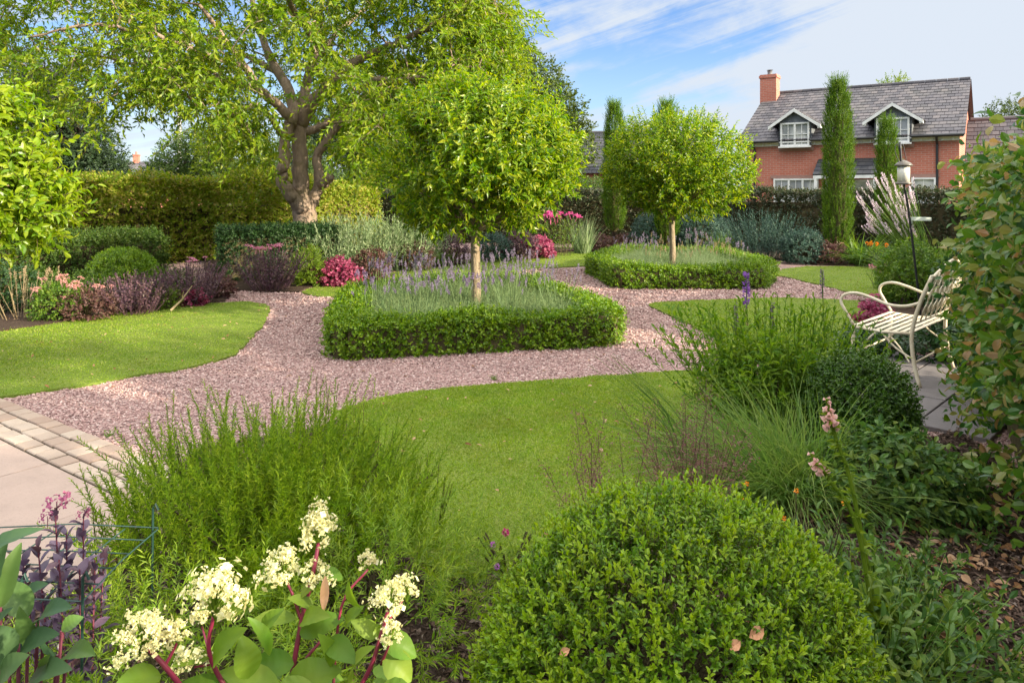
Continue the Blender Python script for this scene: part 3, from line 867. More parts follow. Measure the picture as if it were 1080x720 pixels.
# ---------------- the big cherry
def spline(pts, k=5):
    pts = np.asarray(pts, float); out = []
    P = np.vstack([2 * pts[0] - pts[1], pts, 2 * pts[-1] - pts[-2]])
    for i in range(1, len(P) - 2):
        for t in np.linspace(0, 1, k, endpoint=False):
            a, b, c, d = P[i-1], P[i], P[i+1], P[i+2]
            out.append(.5 * ((2*b) + (c-a)*t + (2*a-5*b+4*c-d)*t*t + (3*b-a-3*c+d)*t**3))
    out.append(pts[-1]); return np.array(out)
CY = 15.0
def cherry():
    base = np.array((*atY(323, 0, CY)[:2], 0))
    root = empty('cherry_tree', base, 'big spreading cherry tree with forked trunk at the left, drooping leaves filling the top', 'tree')
    loc = lambda x, y, dy=0: atY(x, y, CY + dy) - base
    limbs = [  # (photo points with depth offset), radii
        ([(324,300,0),(323,240,0),(319,216,0),(317,196,0),(316,165,.0),(316,132,0),(320,107,.1),(326,77,.3),(334,45,.6),(340,0,1.0),(346,-50,1.3)], [.30,.255,.23,.17,.155,.14,.115,.09,.07,.05,.03]),
        ([(320,222,-.1),(307,206,-.25),(297,190,-.35),(299,171,-.35),(301,146,-.3),(306,127,-.3),(290,108,-.6),(276,96,-.9),(258,70,-1.3),(236,40,-1.8),(210,5,-2.2)], [.16,.13,.115,.115,.11,.10,.095,.085,.07,.05,.03]),
        ([(306,132,-.3),(309,118,-.2),(306,98,0),(294,77,.4),(280,50,.9),(268,10,1.5),(262,-40,2.0)], [.13,.12,.11,.10,.08,.06,.03]),
        ([(318,130,.0),(330,108,-.3),(340,96,-.5),(358,80,-.9),(378,64,-1.2),(410,50,-1.4),(450,30,-1.7),(480,10,-1.8)], [.15,.13,.12,.11,.09,.07,.05,.03]),
        ([(322,222,.1),(331,210,.15),(337,192,.2),(334,168,.25),(343,150,.3),(356,134,.4),(379,117,.6),(398,113,.8),(420,110,1.0),(450,96,1.4),(490,92,1.8)], [.14,.12,.11,.095,.085,.075,.065,.055,.045,.03,.02]),
        ([(337,196,.2),(344,190,.0),(349,186,-.1)], [.11,.115,.09]),
        ([(320,140,.1),(332,136,.4),(351,127,.9),(368,117,1.6),(392,96,2.4),(425,70,3.1)], [.10,.085,.075,.06,.045,.02]),
        ([(300,146,-.3),(276,113,-1.0),(262,112,-1.4),(240,114,-1.9),(214,108,-2.4),(180,96,-2.8)], [.055,.045,.035,.028,.02,.012]),
        ([(276,96,-.9),(240,84,-.6),(200,78,-.2),(150,70,.2),(100,58,.5),(50,52,.6)], [.075,.06,.045,.035,.028,.015]),
        ([(258,70,-1.3),(225,60,-2.0),(180,42,-2.6),(130,30,-3.0),(80,28,-3.2),(30,40,-3.2)], [.06,.05,.04,.032,.025,.015]),
        ([(294,77,.4),(262,60,1.4),(220,45,2.4),(170,36,3.2),(120,44,3.6)], [.075,.06,.05,.04,.02]),
        ([(326,77,.3),(350,40,1.4),(385,10,2.4),(420,-10,3.0)], [.08,.06,.05,.03]),
        ([(334,45,.6),(310,10,-.6),(290,-30,-1.6)], [.08,.06,.03]),
        ([(358,80,-.9),(392,84,-1.8),(430,84,-2.4),(470,76,-2.7),(505,70,-2.8)], [.075,.06,.045,.03,.015]),
    ]
    g = Geo(); allp = []; allr = []
    for pts, rad in limbs:
        p = np.array([loc(*q) for q in pts]); s = spline(p, 6)
        r = np.interp(np.linspace(0, len(rad) - 1, len(s)), range(len(rad)), rad)
        r = r * (1 + rng.normal(0, .012, len(r)))
        s[1:-1] += rng.normal(0, .012, s[1:-1].shape)
        if rad[0] > .29: r[:5] *= np.array((1.3, 1.18, 1.08, 1.03, 1.0))
        g.tube(s, r, 14 if r[0] > .12 else 8)
        k = r < .14; allp.append(s[k]); allr.append(r[k])
    SP = np.concatenate(allp); SR = np.concatenate(allr)
    # a few old pruning knuckles
    for q in ():
        c = loc(*q); g.tube([c + np.array((-.09, 0, -.06)), c, c + np.array((.07, 0, .09))], [.10, .19, .10], 9)
    # the crown's lower and upper outline as seen, then depth by an ellipse
    lowx = [-25, 0, 30, 60, 100, 130, 150, 200, 240, 280, 330, 370, 400, 440, 480, 510, 535, 548]
    lowy = [40, 80, 102, 118, 120, 128, 108, 108, 150, 172, 160, 176, 182, 160, 132, 120, 96, 60]
    tips = []
    while len(tips) < 1120:
        x = rng.uniform(-22, 534); 
        e = 1 - abs((x - 270) / 300) ** 2.2
        top = -70 - 110 * e; lo = np.interp(x, lowx, lowy) - 6
        if x > 440: top = np.interp(x, [440, 500, 535, 548], [-120, -50, 20, 40])
        y = lo - (lo - top) * rng.random() ** 1.15
        dmax = 4.4 * math.sqrt(max(.05, e)) ; dy = rng.uniform(-min(dmax, 3.7), dmax * .9)
        # keep the trunk and main fork open to view
        if 278 < x < 366 and y > 70 and dy < 1.0: continue
        if 250 < x < 300 and y > 92 and y < 122 and dy < -.4 and rng.random() < .6: continue
        if lumps(77, .85)(np.array([[x / 40, y / 34, dy * .9]]))[0] < (-.10 if x > 180 else -.02): continue
        if x < 150 and rng.random() < np.interp(x, [-22, 20, 70, 150], [.85, .72, .55, .15]): continue
        tips.append(loc(x, y, dy))
    tips = np.array(tips)
    # join each twig to the limbs through shared boughs
    order = np.argsort(-np.linalg.norm(tips - tips.mean(0), axis=1))
    nodes = SP.copy(); noder = SR.copy()
    d = np.array([np.min(np.linalg.norm(nodes - t, axis=1)) for t in tips])
    A_, D_, L_ = [], [], []
    for i in np.argsort(d):
        t = tips[i]; q = nodes - t; q[:, 2] *= 1.1
        dist = np.linalg.norm(q, axis=1) + np.where(noder < .012, .25, 0); j = dist.argmin()
        a = nodes[j]; mid = (a + t) / 2 + np.array((0, 0, .12 * np.linalg.norm(t - a))) + rng.normal(0, .06, 3)
        s = spline([a, mid, t + np.array((0, 0, .05))], 4)
        r0 = min(noder[j] * .75, .012 + .022 * np.linalg.norm(t - a)); r = np.linspace(max(r0, .009), .006, len(s))
        g.tube(s, r, 5, cap=False)
        nodes = np.vstack([nodes, s[2:]]); noder = np.r_[noder, r[2:]]
    g.build('trunk', M_CHERRY_BARK, root, smooth=True)
    # hanging sprays of long leaves
    g = Geo(); n = len(tips)
    rep = 8
    O = np.repeat(tips, rep, 0) + rng.normal(0, .20, (n * rep, 3))
    D = nrm(np.c_[rng.normal(0, 1, (n * rep, 2)), rng.normal(-.15, .55, n * rep)])
    shoots(g, O, D, U(.28, .62, n * rep), 12, .14, .056, 62, droop=.6, t='fold', sag=.5, stem_m=1, stem_r=.004, jit=.25)
    g.build('crown', [M_CHERRY, TWIG], root)
    return root
M_CHERRY = leaf_mat('cherry_leaves', [(.075, .145, .008), (.13, .215, .010), (.20, .29, .012), (.29, .32, .03)], .42, .52, .35, .55, .3)
cherry()

# ---------------- round-headed standards (two of the same kind)
M_ROUND = leaf_mat('round_crown_leaves', [(.05, .125, .004), (.11, .205, .006), (.20, .295, .008), (.34, .37, .03)], .36, .47, .4, 1.6, .22)
def standard_tree(sd=11, lump=.13, dens=1.5, sq=(1.18, 1.18, .83)):
    root = empty('round_tree', (0, 0, 0), cat='tree', group='round-headed standard trees in box-edged beds')
    c = np.array((0, 0, 2.0)); r = np.array(sq)
    g = Geo()
    g.tube([(0,0,0),(.005,0,.5),(-.01,.01,.95),(.01,0,1.35),(0,.01,1.9)], [.066,.058,.054,.05,.03], 12)
    P, N = on_ellipsoid(c, r * .78, 46, .1, 3, -.6, .3)
    for q in P:
        z0 = rng.uniform(1.05, 1.5); mid = (np.array((0, 0, z0)) * .55 + q * .45) + np.array((0, 0, -.05))
        g.tube(spline([(0, 0, z0), mid, q], 4), np.linspace(.022, .006, 9), 5, cap=False)
    g.build('trunk', M_BARK_PALE, root, smooth=True)
    g = Geo()
    n = int(1500 * dens)
    O, N = on_ellipsoid(c, r * .95, n, lump, sd, -.90, .5, 2.3)
    k_ = lumps(sd + 5, 4.2)((O - c) / r) > -.26; O, N = O[k_], N[k_]
    n = len(O)
    D = nrm(N + rng.normal(0, .42, (n, 3)) + np.array((0, 0, .32)))
    shoots(g, O, D, U(.14, .36, n), 10, .125, .048, 62, droop=.3, t='fold', jit=.2, stem_m=1, stem_r=.003, tipk=.7)
    O, N = on_ellipsoid(c, r * .68, int(420 * dens), .1, 12, -.85, .6, 2.5); n = len(O)
    shoots(g, O, runit(n), U(.15, .3, n), 8, .11, .04, 62, droop=.3, t='fold', jit=.25, stem_m=1, stem_r=.003)
    # long leading shoots that break the outline
    O, N = on_ellipsoid(c, r * 1.0, 330, lump, sd, -.55, .1, 2.3); n = len(O)
    D = nrm(N * .9 + np.array((0, 0, .75)) + rng.normal(0, .25, (n, 3)))
    shoots(g, O, D, U(.2, .42, n), 13, .105, .037, 58, droop=.15, t='fold', jit=.18, stem_m=1, stem_r=.003, tipk=.6)
    g.build('crown', [M_ROUND, TWIG], root)
    return root
T1 = standard_tree()
T1.location = (-.44, 8.75, 0)
T1['label'] = 'nearer round-headed lime green tree on a pale stem in the lavender bed'
T2 = standard_tree(29, .24, 1.05, (1.12, 1.12, .90)); T2.location = (3.05, 13.7, 0)
T2['label'] = 'farther round-headed tree in the second box-edged bed, near the house'

# ---------------- slim Italian cypresses
M_CYP = leaf_mat('cypress_foliage', [(.035, .085, .005), (.06, .13, .006), (.095, .175, .008), (.14, .21, .012)], .6, .2, .2, 1.5, .3)
def cypress(loc, h, r, label, seed, bare=.25, spike=.0):
    root = empty('cypress_tree', loc, label, 'tree', 'slim cypresses along the far border')
    g = Geo(); g.tube([(0,0,0),(0,0,h*.3),(0,0,h*.8)], [.075,.06,.02], 9); g.build('trunk', M_BARK_DARK, root, smooth=True)
    n = int(4200 * h / 4 * r / .36); g = Geo()
    t = rng.random(n) ** .9; z = bare + (h - bare) * t
    prof = r * np.interp(t, [0, .06, .25, .55, .8, .92, 1.0], [.55, .85, 1.0, .97, .82, .58, .22])
    a = U(0, 6.283, n); lf = lumps(seed, 3.0)
    d = np.c_[np.cos(a), np.sin(a), np.zeros(n)]
    rr = prof * (1 + .3 * lf(np.c_[d[:, :2] * 1.2, z * 1.1])) * (1 - .5 * rng.random(n) ** 2)
    O = d * rr[:, None]; O[:, 2] = z
    D = nrm(d * .30 + np.array((0, 0, 1.0)) + rng.normal(0, .15, (n, 3)))
    shoots(g, O, D, U(.14, .30, n) * (1 + .4 * (t > .93)), 15, .05, .015, 34, t='diamond', jit=.2)
    # plumes at the tip
    m = 40; O = np.c_[rng.normal(0, r * .16, (m, 2)), U(h * .94, h * 1.0, m)]
    shoots(g, O, nrm(np.c_[rng.normal(0, .16, (m, 2)), np.ones(m)]), U(.2, .42, m), 15, .05, .014, 30, t='diamond')
    core = [(0, 0, bare), (0, 0, bare + .3), (0, 0, h * .5), (0, 0, h * .85)]
    g.tube(core, [r * .3, r * .66, r * .62, r * .3], 9, m=1)
    g.build('crown', [M_CYP, TWIG], root)
p = at(884, 278); cypress((p[0], p[1], 0), 3.92, .285, 'tallest slim cypress, standing before the middle of the brick house', 21)
p = at(648, 263.5); cypress((p[0], p[1], 0), 3.85, .28, 'slim cypress on a bare stem left of the farther round tree', 22, .5)
cypress((*atY(936, 0, 17.6)[:2], 0), 3.2, .25, 'shorter slim cypress rising behind the bird feeder', 23)
cypress((*atY(703, 0, 18.5)[:2], 0), 3.72, .30, 'slim cypress whose tip peeks above the farther round tree', 24)

# ---------------- trees beyond the garden
M_OAK = leaf_mat('oak_leaves', [(.035, .06, .010), (.055, .085, .012), (.08, .11, .016)], .55, .3, .25, .35, .35)
M_DARKTREE = leaf_mat('dark_evergreen', [(.014, .03, .010), (.022, .045, .014), (.035, .06, .018)], .55, .15, .25, .4, .35)
M_MIDTREE = leaf_mat('bushy_tree_leaves', [(.035, .075, .018), (.055, .10, .02), (.08, .13, .022), (.11, .15, .03)], .5, .35, .25, .4, .35)
M_BRIGHT = leaf_mat('bright_tree_leaves', [(.08, .14, .012), (.13, .19, .016), (.18, .22, .025)], .5, .45, .25, .5, .25)
def tree(loc, h, blobs, mat, label, name='tree', leaf=.16, dens=1.0, trunk_r=.2, seed=1, droop=.2, k=9, bark=None, group='trees beyond the garden', conic=False):
    root = empty(name, loc, label, 'tree', group)
    g = Geo(); g.tube([(0,0,-.1),(.03,.02,h*.3),(0,0,h*.6),(0,0,h*.8)], [trunk_r*1.2, trunk_r, trunk_r*.7, trunk_r*.25], 9)
    gl = Geo()
    for bi, (c, r) in enumerate(blobs):
        c = np.array(c, float); r = np.array(r, float)
        area = 4 * math.pi * (np.mean(r) ** 2)
        n = int(area * 26 * dens * (.16 / leaf) ** 1.2)
        O, N = on_ellipsoid(c, r, n, .2, seed * 7 + bi, -.8, .45, 2.6); n = len(O)
        D = nrm(N + rng.normal(0, .6, (n, 3)) + np.array((0, 0, .15)))
        shoots(gl, O, D, U(.25, .55, n) * leaf / .16, k, leaf, leaf * .5, 62, droop=droop, t='diamond', jit=.3)
        for q in on_ellipsoid(c, r * .7, 6, .1, 3, -.5, .3)[0]:
            a = np.array((0, 0, h * rng.uniform(.25, .6))); g.tube(spline([a, (a + q) / 2 + np.array((0, 0, -.2)), q], 3), np.linspace(trunk_r * .4, .03, 7), 5, cap=False)
    g.build('trunk', bark or M_BARK_DARK, root, smooth=True)
    gl.build('crown', mat, root)
    return root
p = atY(546, 0, 36); tree((p[0], p[1], 0), 9, [((-1.5,0,6.2),(2.4,2.2,2.3)),((.6,0,6.6),(1.6,1.8,1.7)),((1.5,.2,5.2),(1.7,1.6,1.6)),((2.1,0,4.0),(1.5,1.5,1.5)),((-2.8,0,5.0),(2.5,2,2.2)),((-.2,0,3.2),(2.4,2,1.8)),((-1.0,0,8.3),(1.7,1.6,1.4))], M_OAK, 'dark green oak standing behind the cherry, right of its crown', 'oak_tree', .2, 1.0, .3, 3)
p = atY(80, 0, 34); tree((p[0], p[1], 0), 7.5, [((0,0,2.4),(2.0,1.8,1.9)),((-.2,0,4.2),(1.7,1.6,1.9)),((-.6,0,6.0),(1.3,1.2,1.6)),((1.2,0,2.2),(1.2,1.2,1.3)),((-1.7,0,3.2),(1.5,1.4,1.8)),((-2.0,0,5.4),(1.2,1.1,1.7)),((-2.2,0,7.0),(.7,.7,1.1))], M_DARKTREE, 'dense dark evergreen tree beyond the hedge at the far left', 'evergreen_tree', .16, 1.3, .3, 5, .3)
p = atY(196, 0, 27); tree((p[0], p[1], 0), 4.3, [((0,0,2.6),(1.0,1,1.15)),((-.7,0,2.0),(.8,.8,.8)),((.7,0,3.0),(.95,.9,.9)),((.2,0,1.4),(1.3,1.0,1.0))], M_MIDTREE, 'bushy blue-green tree beyond the hedge beside the telegraph pole', 'small_tree', .11, 1.3, .12, 6)
p = atY(232, 0, 25); tree((p[0], p[1], 0), 4.2, [((0,0,3.2),(.9,.8,.85)),((.9,0,2.6),(1.0,.9,.95)),((.2,0,2.3),(.9,.8,.8))], M_BRIGHT, 'small yellow-green tree beyond the hedge, left of the cherry trunk', 'small_tree', .11, 1.0, .1, 7)
p = atY(278, 0, 23.5); tree((p[0], p[1], 0), 3.2, [((0,0,1.9),(1.1,.8,.85)),((.9,0,2.5),(.9,.7,.8)),((-.9,0,1.5),(.8,.7,.7)),((1.8,0,1.7),(.9,.8,.8))], M_MIDTREE, 'weeping grey-green tree just behind the cherry trunk', 'small_tree', .10, 1.2, .1, 8, .9)
p = atY(400, 0, 33); tree((p[0], p[1], 0), 7, [((-1.5,0,2.6),(2.4,1.8,1.9)),((1.2,0,2.6),(2.2,1.7,1.9)),((.3,0,4.6),(1.9,1.7,1.8)),((-2.6,0,4.4),(1.6,1.4,1.5)),((3.2,0,3.0),(1.8,1.5,1.7))], M_DARKTREE, 'dark tree filling the gap behind the nearer round tree', 'evergreen_tree', .16, 1.2, .25, 9)
p = atY(146, 0, 44); tree((p[0], p[1], 0), 3.0, [((0,0,1.8),(1.5,1,.9)),((1.5,0,1.6),(1.2,1,.7))], M_MIDTREE, 'low distant tree in the gap beyond the left hedge', 'small_tree', .14, 1.0, .12, 10)
p = atY(944, 0, 44); tree((p[0], p[1], 0), 8.3, [((0,0,7.6),(1.0,.9,.85)),((-.6,0,7.0),(.7,.7,.6)),((.8,0,7.1),(.7,.7,.6))], M_BRIGHT, 'treetop showing just above the ridge of the brick house', 'garden_tree', .17, .55, .16, 12)
p = atY(1066, 0, 44); tree((p[0], p[1], 0), 7, [((0,0,5.3),(1.9,1.5,1.5)),((-1.3,0,4.4),(1.4,1.2,1.2)),((1.8,0,4.6),(1.6,1.4,1.5)),((2.5,0,5.8),(1.5,1.4,1.3))], M_OAK, 'rounded tree behind the low wing at the right edge', 'garden_tree', .18, 1.0, .22, 13)
p = atY(560, 0, 30); tree((p[0], p[1], 0), 3.0, [((-1.2,0,1.5),(1.6,1,.8)),((1.2,0,1.4),(1.5,1,.75)),((3,0,1.3),(1.3,1,.7))], M_MIDTREE, 'low dark bushes of a tree in front of the slate-roofed building', 'small_tree', .12, 1.2, .12, 14)

# the lime shrub-tree at the left edge
M_LIME = leaf_mat('lime_leaves', [(.10, .19, .007), (.16, .255, .009), (.22, .31, .012), (.29, .34, .026)], .35, .5, .4, 1.2, .2)
p = atY(-26, 0, 7.0)
lt = empty('young_tree', (p[0], p[1], 0), 'bright lime green young tree with big glossy leaves at the left edge', 'tree')
g = Geo()
for a in range(5): 
    e = np.array((math.cos(a * 1.3) * .35, math.sin(a * 1.3) * .35, 1.9)); g.tube(spline([(0, 0, 0), e * (.5, .5, .5), e], 4), np.linspace(.04, .012, 9), 7)
g.build('trunk', M_BARK_PALE, lt, smooth=True)
g = Geo()
for c, r, n in (((.0,0,1.95),(.50,.5,.62),300), ((.38,-.05,1.55),(.42,.45,.42),260), ((.1,0,1.35),(.62,.5,.30),200), ((.0,0,2.45),(.22,.25,.22),70)):
    O, N = on_ellipsoid(c, r, n, .22, 31, -.8, .5, 3.0); k = len(O)
    shoots(g, O, nrm(N + rng.normal(0, .4, (k, 3)) + np.array((0, 0, .5))), U(.15, .34, k), 8, .125, .05, 62, droop=.25, t='oval', jit=.2, stem_m=1, stem_r=.004)
g.build('crown', [M_LIME, TWIG], lt)

# ================================================================== HEDGES
def hedge(name, label, poly, w, h, n, mat, leaf, lw, k=7, sl=(.08, .16), cat='hedge', closed=False, lump=.05, t='diamond', group=None, seed=1, z0=0.0, droop=.1, up=.25, depth=.14, jit=.3, viewcull=True, both=True, core=.74, spread=.5, round_=.12, freq=1.6, ang=60, thin=0.0):
    o_, nn = hedge_points(poly, w, h, n, z0, lump, seed, closed, depth, freq, both, round_)
    if thin: keep = rng.random(len(o_)) < np.clip((o_[:, 2] - z0) / (h * thin), .25, 1); o_, nn = o_[keep], nn[keep]
    g = Geo()
    D = nrm(nn + rng.normal(0, spread, o_.shape) + np.array((0, 0, up)))
    shoots(g, o_ - D * sl[0] * .6, D, U(sl[0], sl[1], len(o_)), k, leaf, lw, ang, droop=droop, t=t, jit=jit)
    hedge_core(g, poly, w, h, 1, closed, core, z0)
    return tag(g.build(name, [mat, TWIG]), label, cat, group)
M_BEECH = leaf_mat('sunlit_beech', [(.13, .21, .015), (.20, .28, .02), (.27, .32, .035), (.36, .29, .08), (.20, .27, .02)], .5, .45, .25, .9, .35)
M_DARKHEDGE = leaf_mat('dark_hedge_leaves', [(.022, .038, .014), (.035, .052, .018), (.055, .065, .024), (.085, .06, .032)], .45, .2, .3, .8, .35)
M_LOWHEDGE = leaf_mat('low_hedge_leaves', [(.03, .065, .010), (.05, .095, .012), (.075, .125, .018), (.10, .135, .03)], .5, .35, .25, 1.0, .35)
M_YEW = leaf_mat('dark_clipped_leaves', [(.016, .045, .012), (.025, .062, .015), (.04, .085, .02)], .5, .25, .3, 1.0, .35)
M_BOX = leaf_mat('box_leaves', [(.06, .13, .004), (.095, .18, .005), (.14, .24, .007), (.20, .28, .012)], .4, .3, .35, 2.5, .25)

a = atY(20, 0, 14.2); b = atY(392, 0, 21.2)
a0 = a + (a - b) * .35
hedge('beech_hedge', 'tall sunlit golden-green beech hedge at the left, behind the cherry trunk', [a0, a, (a + b) / 2, b], 1.0, 1.90, 17000, M_BEECH, .095, .06, 6, (.1, .26), seed=41, lump=.2, depth=.25, freq=1.7, round_=.35, core=.6)
fa = atY(396, 0, 23.5); fb = atY(760, 0, 21.5); fc = atY(1090, 0, 16.0)
hedge('dark_hedge', 'long dark green hedge in front of the brick house', [fa, fb, fc, fc + (fc - fb) * .15], .9, 1.64, 20000, M_DARKHEDGE, .08, .045, 6, (.08, .18), seed=42, lump=.09, depth=.2, round_=.2)
hedge('low_hedge', 'low clipped green hedge beside the gravel, behind the box ball', [atY(-110, 0, 11.3), atY(60, 0, 11.9), atY(166, 0, 12.8)], .9, .86, 6500, M_LOWHEDGE, .055, .03, 7, (.07, .2), seed=43, lump=.10, depth=.2, round_=.2)
hedge('clipped_hedge', 'short dark clipped hedge block in front of the cherry trunk', [atY(230, 0, 13.0), atY(290, 0, 13.3), atY(348, 0, 14.0)], .95, .98, 5200, M_YEW, .05, .028, 7, (.06, .18), seed=44, lump=.10, depth=.2, round_=.22)

BED1 = np.array([(-1.82, 6.88), (1.24, 7.62), (1.06, 8.6), (.35, 10.7), (-1.0, 10.8), (-2.2, 9.5)])
BED2 = np.array([(1.46, 14.3), (1.70, 11.95), (4.12, 11.85), (4.72, 12.9), (4.8, 15.6), (2.5, 16.4)])
def inset(poly, d):
    c = poly.mean(0); out = []
    n = len(poly)
    for i in range(n):
        a, b, e = poly[i - 1], poly[i], poly[(i + 1) % n]
        n1 = nrm(np.array((-(b - a)[1], (b - a)[0]))); n2 = nrm(np.array((-(e - b)[1], (e - b)[0])))
        m = nrm(n1 + n2); m = m / max(.5, m @ n1)
        if m @ (c - b) < 0: m = -m
        out.append(b + m * d)
    return np.array(out)
def corners(poly, d=.05):
    out = []; n = len(poly)
    for i in range(n):
        a, b, c = poly[i - 1], poly[i], poly[(i + 1) % n]; out += [b + nrm(a - b) * d, b + nrm(c - b) * d]
    return np.array(out)
def bed_hedge(poly, label, n, h, seed):
    hedge('box_edging', label, corners(inset(poly, .18)), .36, h, n, M_BOX, .042, .024, 7, (.05, .13), cat='box hedge', closed=True, seed=seed, lump=.05, t='diamond', freq=4.5, depth=.07, up=.45, spread=.45, core=.72, group='box hedges edging the two flower beds')
    g = Geo(); g.prism(inset(poly, .34), -.03, .05); return g
g = bed_hedge(BED1, 'nearer low box hedge ringing the lavender bed', 12500, .36, 51)
g2 = bed_hedge(BED2, 'farther low box hedge ringing the bed of the second round tree', 11000, .36, 52)
tag(g.build('bed_soil', M_SOIL), 'earth inside the nearer box-edged bed, under the lavender', 'flower bed', kind='structure')
tag(g2.build('bed_soil', M_SOIL), 'earth inside the farther box-edged bed', 'flower bed', kind='structure')

# tall near hedge on the right, turning yellow
M_NEARHEDGE = leaf_mat('near_hedge_leaves', [(.03, .085, .02), (.05, .12, .02), (.075, .155, .02), (.10, .18, .02), (.15, .21, .03), (.22, .23, .06), (.30, .17, .07)], .34, .35, .4, 3.0, .25, (.4, .4, .03))
face = [np.array((1.99, 2.72)), np.array((2.33, 3.55)), np.array((3.36, 5.3)), np.array((3.85, 6.1))]
dd = nrm(face[2] - face[1]); rn = np.array((dd[1], -dd[0]))
poly = [f + rn * .45 for f in face]
hedge('beech_hedge', 'tall near hedge with big green and yellowing leaves at the right edge', poly, .86, 1.86, 2500, M_NEARHEDGE, .074, .048, 8, (.16, .34), seed=61, lump=.11, t='oval', depth=.3, spread=.6, jit=.28, core=.55, droop=.25, up=.2, round_=.3, freq=2.2, thin=.35)
hedge('added_shade_hedge', 'added unseen hedge behind the viewpoint, shading the foreground from the right', [np.array((2.9, -4.0)), np.array((2.9, -.8)), np.array((2.9, 2.2))], .9, 2.2, 1500, M_DARKHEDGE, .10, .06, 6, (.12, .2), seed=63)  # out of view; added to block the low sun from the foreground
tree((12.0, -2.5, 0), 8, [((0,0,5.6),(1.7,1.5,1.4)),((.5,.8,4.2),(1.3,1.2,1.0))], M_OAK, 'added unseen tree beyond the right edge, shading the left lawn', 'garden_tree', .2, .7, .2, 15)  # unseen tree, added so its shadow falls across the left lawn
tree((9.4, 1.0, 0), 5, [((0,0,3.4),(1.5,1.0,1.2)),((0,1.0,3.0),(1.2,1.0,1.0))], M_OAK, 'smaller added unseen tree beyond the right edge, shading the gravel', 'garden_tree', .2, .8, .15, 16)  # unseen tree, added to shade the gravel before the lavender bed
hedge('added_shade_hedge', 'unseen hedge beyond the bench, added to shade the nearer bed', [np.array((4.9, 6.9)), np.array((7.2, 9.0)), np.array((10.8, 13.0))], .9, 1.9, 3000, M_DARKHEDGE, .10, .06, 6, (.12, .2), seed=62)  # unseen sun blocker, added to keep the front of the bed in shade
# ================================================================== FLOWERS AND BORDER PLANTS
def petals_mesh(name, kind, mat, r=.05, n=60, L=.1, stem=None):
    """one flower head as a shared mesh: 'umbel' flat cluster, 'spike' upright spike, 'ball' globe"""
    g = Geo()
    if kind == 'umbel':
        a = U(0, 6.283, n); q = r * np.sqrt(rng.random(n)); P = np.c_[np.cos(a) * q, np.sin(a) * q, .25 * r * (1 - (q / r) ** 2) + rng.normal(0, r * .08, n)]
        D = runit(n) + np.array((0, 0, .3)); g.leaves(P, D, np.tile((0, 0, 1.0), (n, 1)) + rng.normal(0, .4, (n, 3)), r * .34, r * .26, 'fold')
        g.sticks(np.array([(0, 0, -r * 1.4)]), np.array([(0, 0, .1 * r)]), r * .05)
    elif kind == 'spike':
        t = rng.random(n); a = U(0, 6.283, n); w = r * np.interp(t, [0, .2, .7, 1], [.7, 1, .8, .25])
        P = np.c_[np.cos(a) * w * .4, np.sin(a) * w * .4, t * L]; D = np.c_[np.cos(a), np.sin(a), U(.3, 1.2, n)]
        g.leaves(P, D, runit(n), r * 1.1, r * .7, 'fold'); g.sticks(np.array([(0, 0, -.02)]), np.array([(0, 0, L)]), r * .15)
    else:
        d = runit(n); g.leaves(d * r * .35, d, runit(n), r * .75, r * .5, 'fold')
    return g.mesh(name, [mat])
def part(name, me, parent, loc, rot=(0, 0, 0), sc=1.0):
    o = bpy.data.objects.new(name, me); COL.objects.link(o); o.parent = parent
    o.location = loc; o.rotation_euler = rot; o.scale = (sc,) * 3 if not hasattr(sc, '__len__') else sc
    return o

def dome(name, label, cat, loc, rx, ry, h, mat, leaf, lw, n, k=8, sl=(.06, .14), t='diamond', up=.4, spread=.4, droop=.15, lump=.14, ang=60, flowers=None, group=None, seed=None, core=True, depth=.35, sink=.42, jit=.25):
    """rounded leafy plant standing on the ground; flowers = (mesh, how many, name, scale range)"""
    seed = seed or int(rng.integers(1e6))
    c = np.array((0, 0, h * sink)); r = np.array((rx, ry, h * (1 - sink)))
    g = Geo()
    O, N = on_ellipsoid(c, r, n, lump, seed, -.7, depth, 2.6); O = O[:, :]; ok = O[:, 2] > .0; O, N = O[ok], N[ok]; m = len(O)
    D = nrm(N + rng.normal(0, spread, (m, 3)) + np.array((0, 0, up)))
    shoots(g, O - D * sl[0] * .5, D, U(sl[0], sl[1], m), k, leaf, lw, ang, droop=droop, t=t, jit=jit)
    if core:
        a = nrm(np.c_[rng.normal(0, .6, (24, 2)), np.ones(24)]); g.sticks(np.tile((0, 0, -.03), (24, 1)), a * np.array((rx, ry, h)) * .75, .012 * h / .5, .004, 1)
    if flowers is None:
        o = g.build(name, [mat, TWIG], loc=tuple(loc)); return tag(o, label, cat, group)
    root = empty(name, tuple(loc), label, cat, group)
    g.build('foliage', [mat, TWIG], root)
    me, cnt, fname, scs = flowers
    up_ = np.where((N[:, 2] > .25) & (N[:, 1] < .6))[0]
    for i in rng.choice(up_, min(cnt, len(up_)), replace=False):
        q = O[i] + N[i] * sl[1] * .6 + np.array((0, 0, sl[1] * .5))
        part(fname, me, root, q, (rng.normal(0, .25), rng.normal(0, .25), rng.uniform(0, 6)), rng.uniform(*scs))
    return root

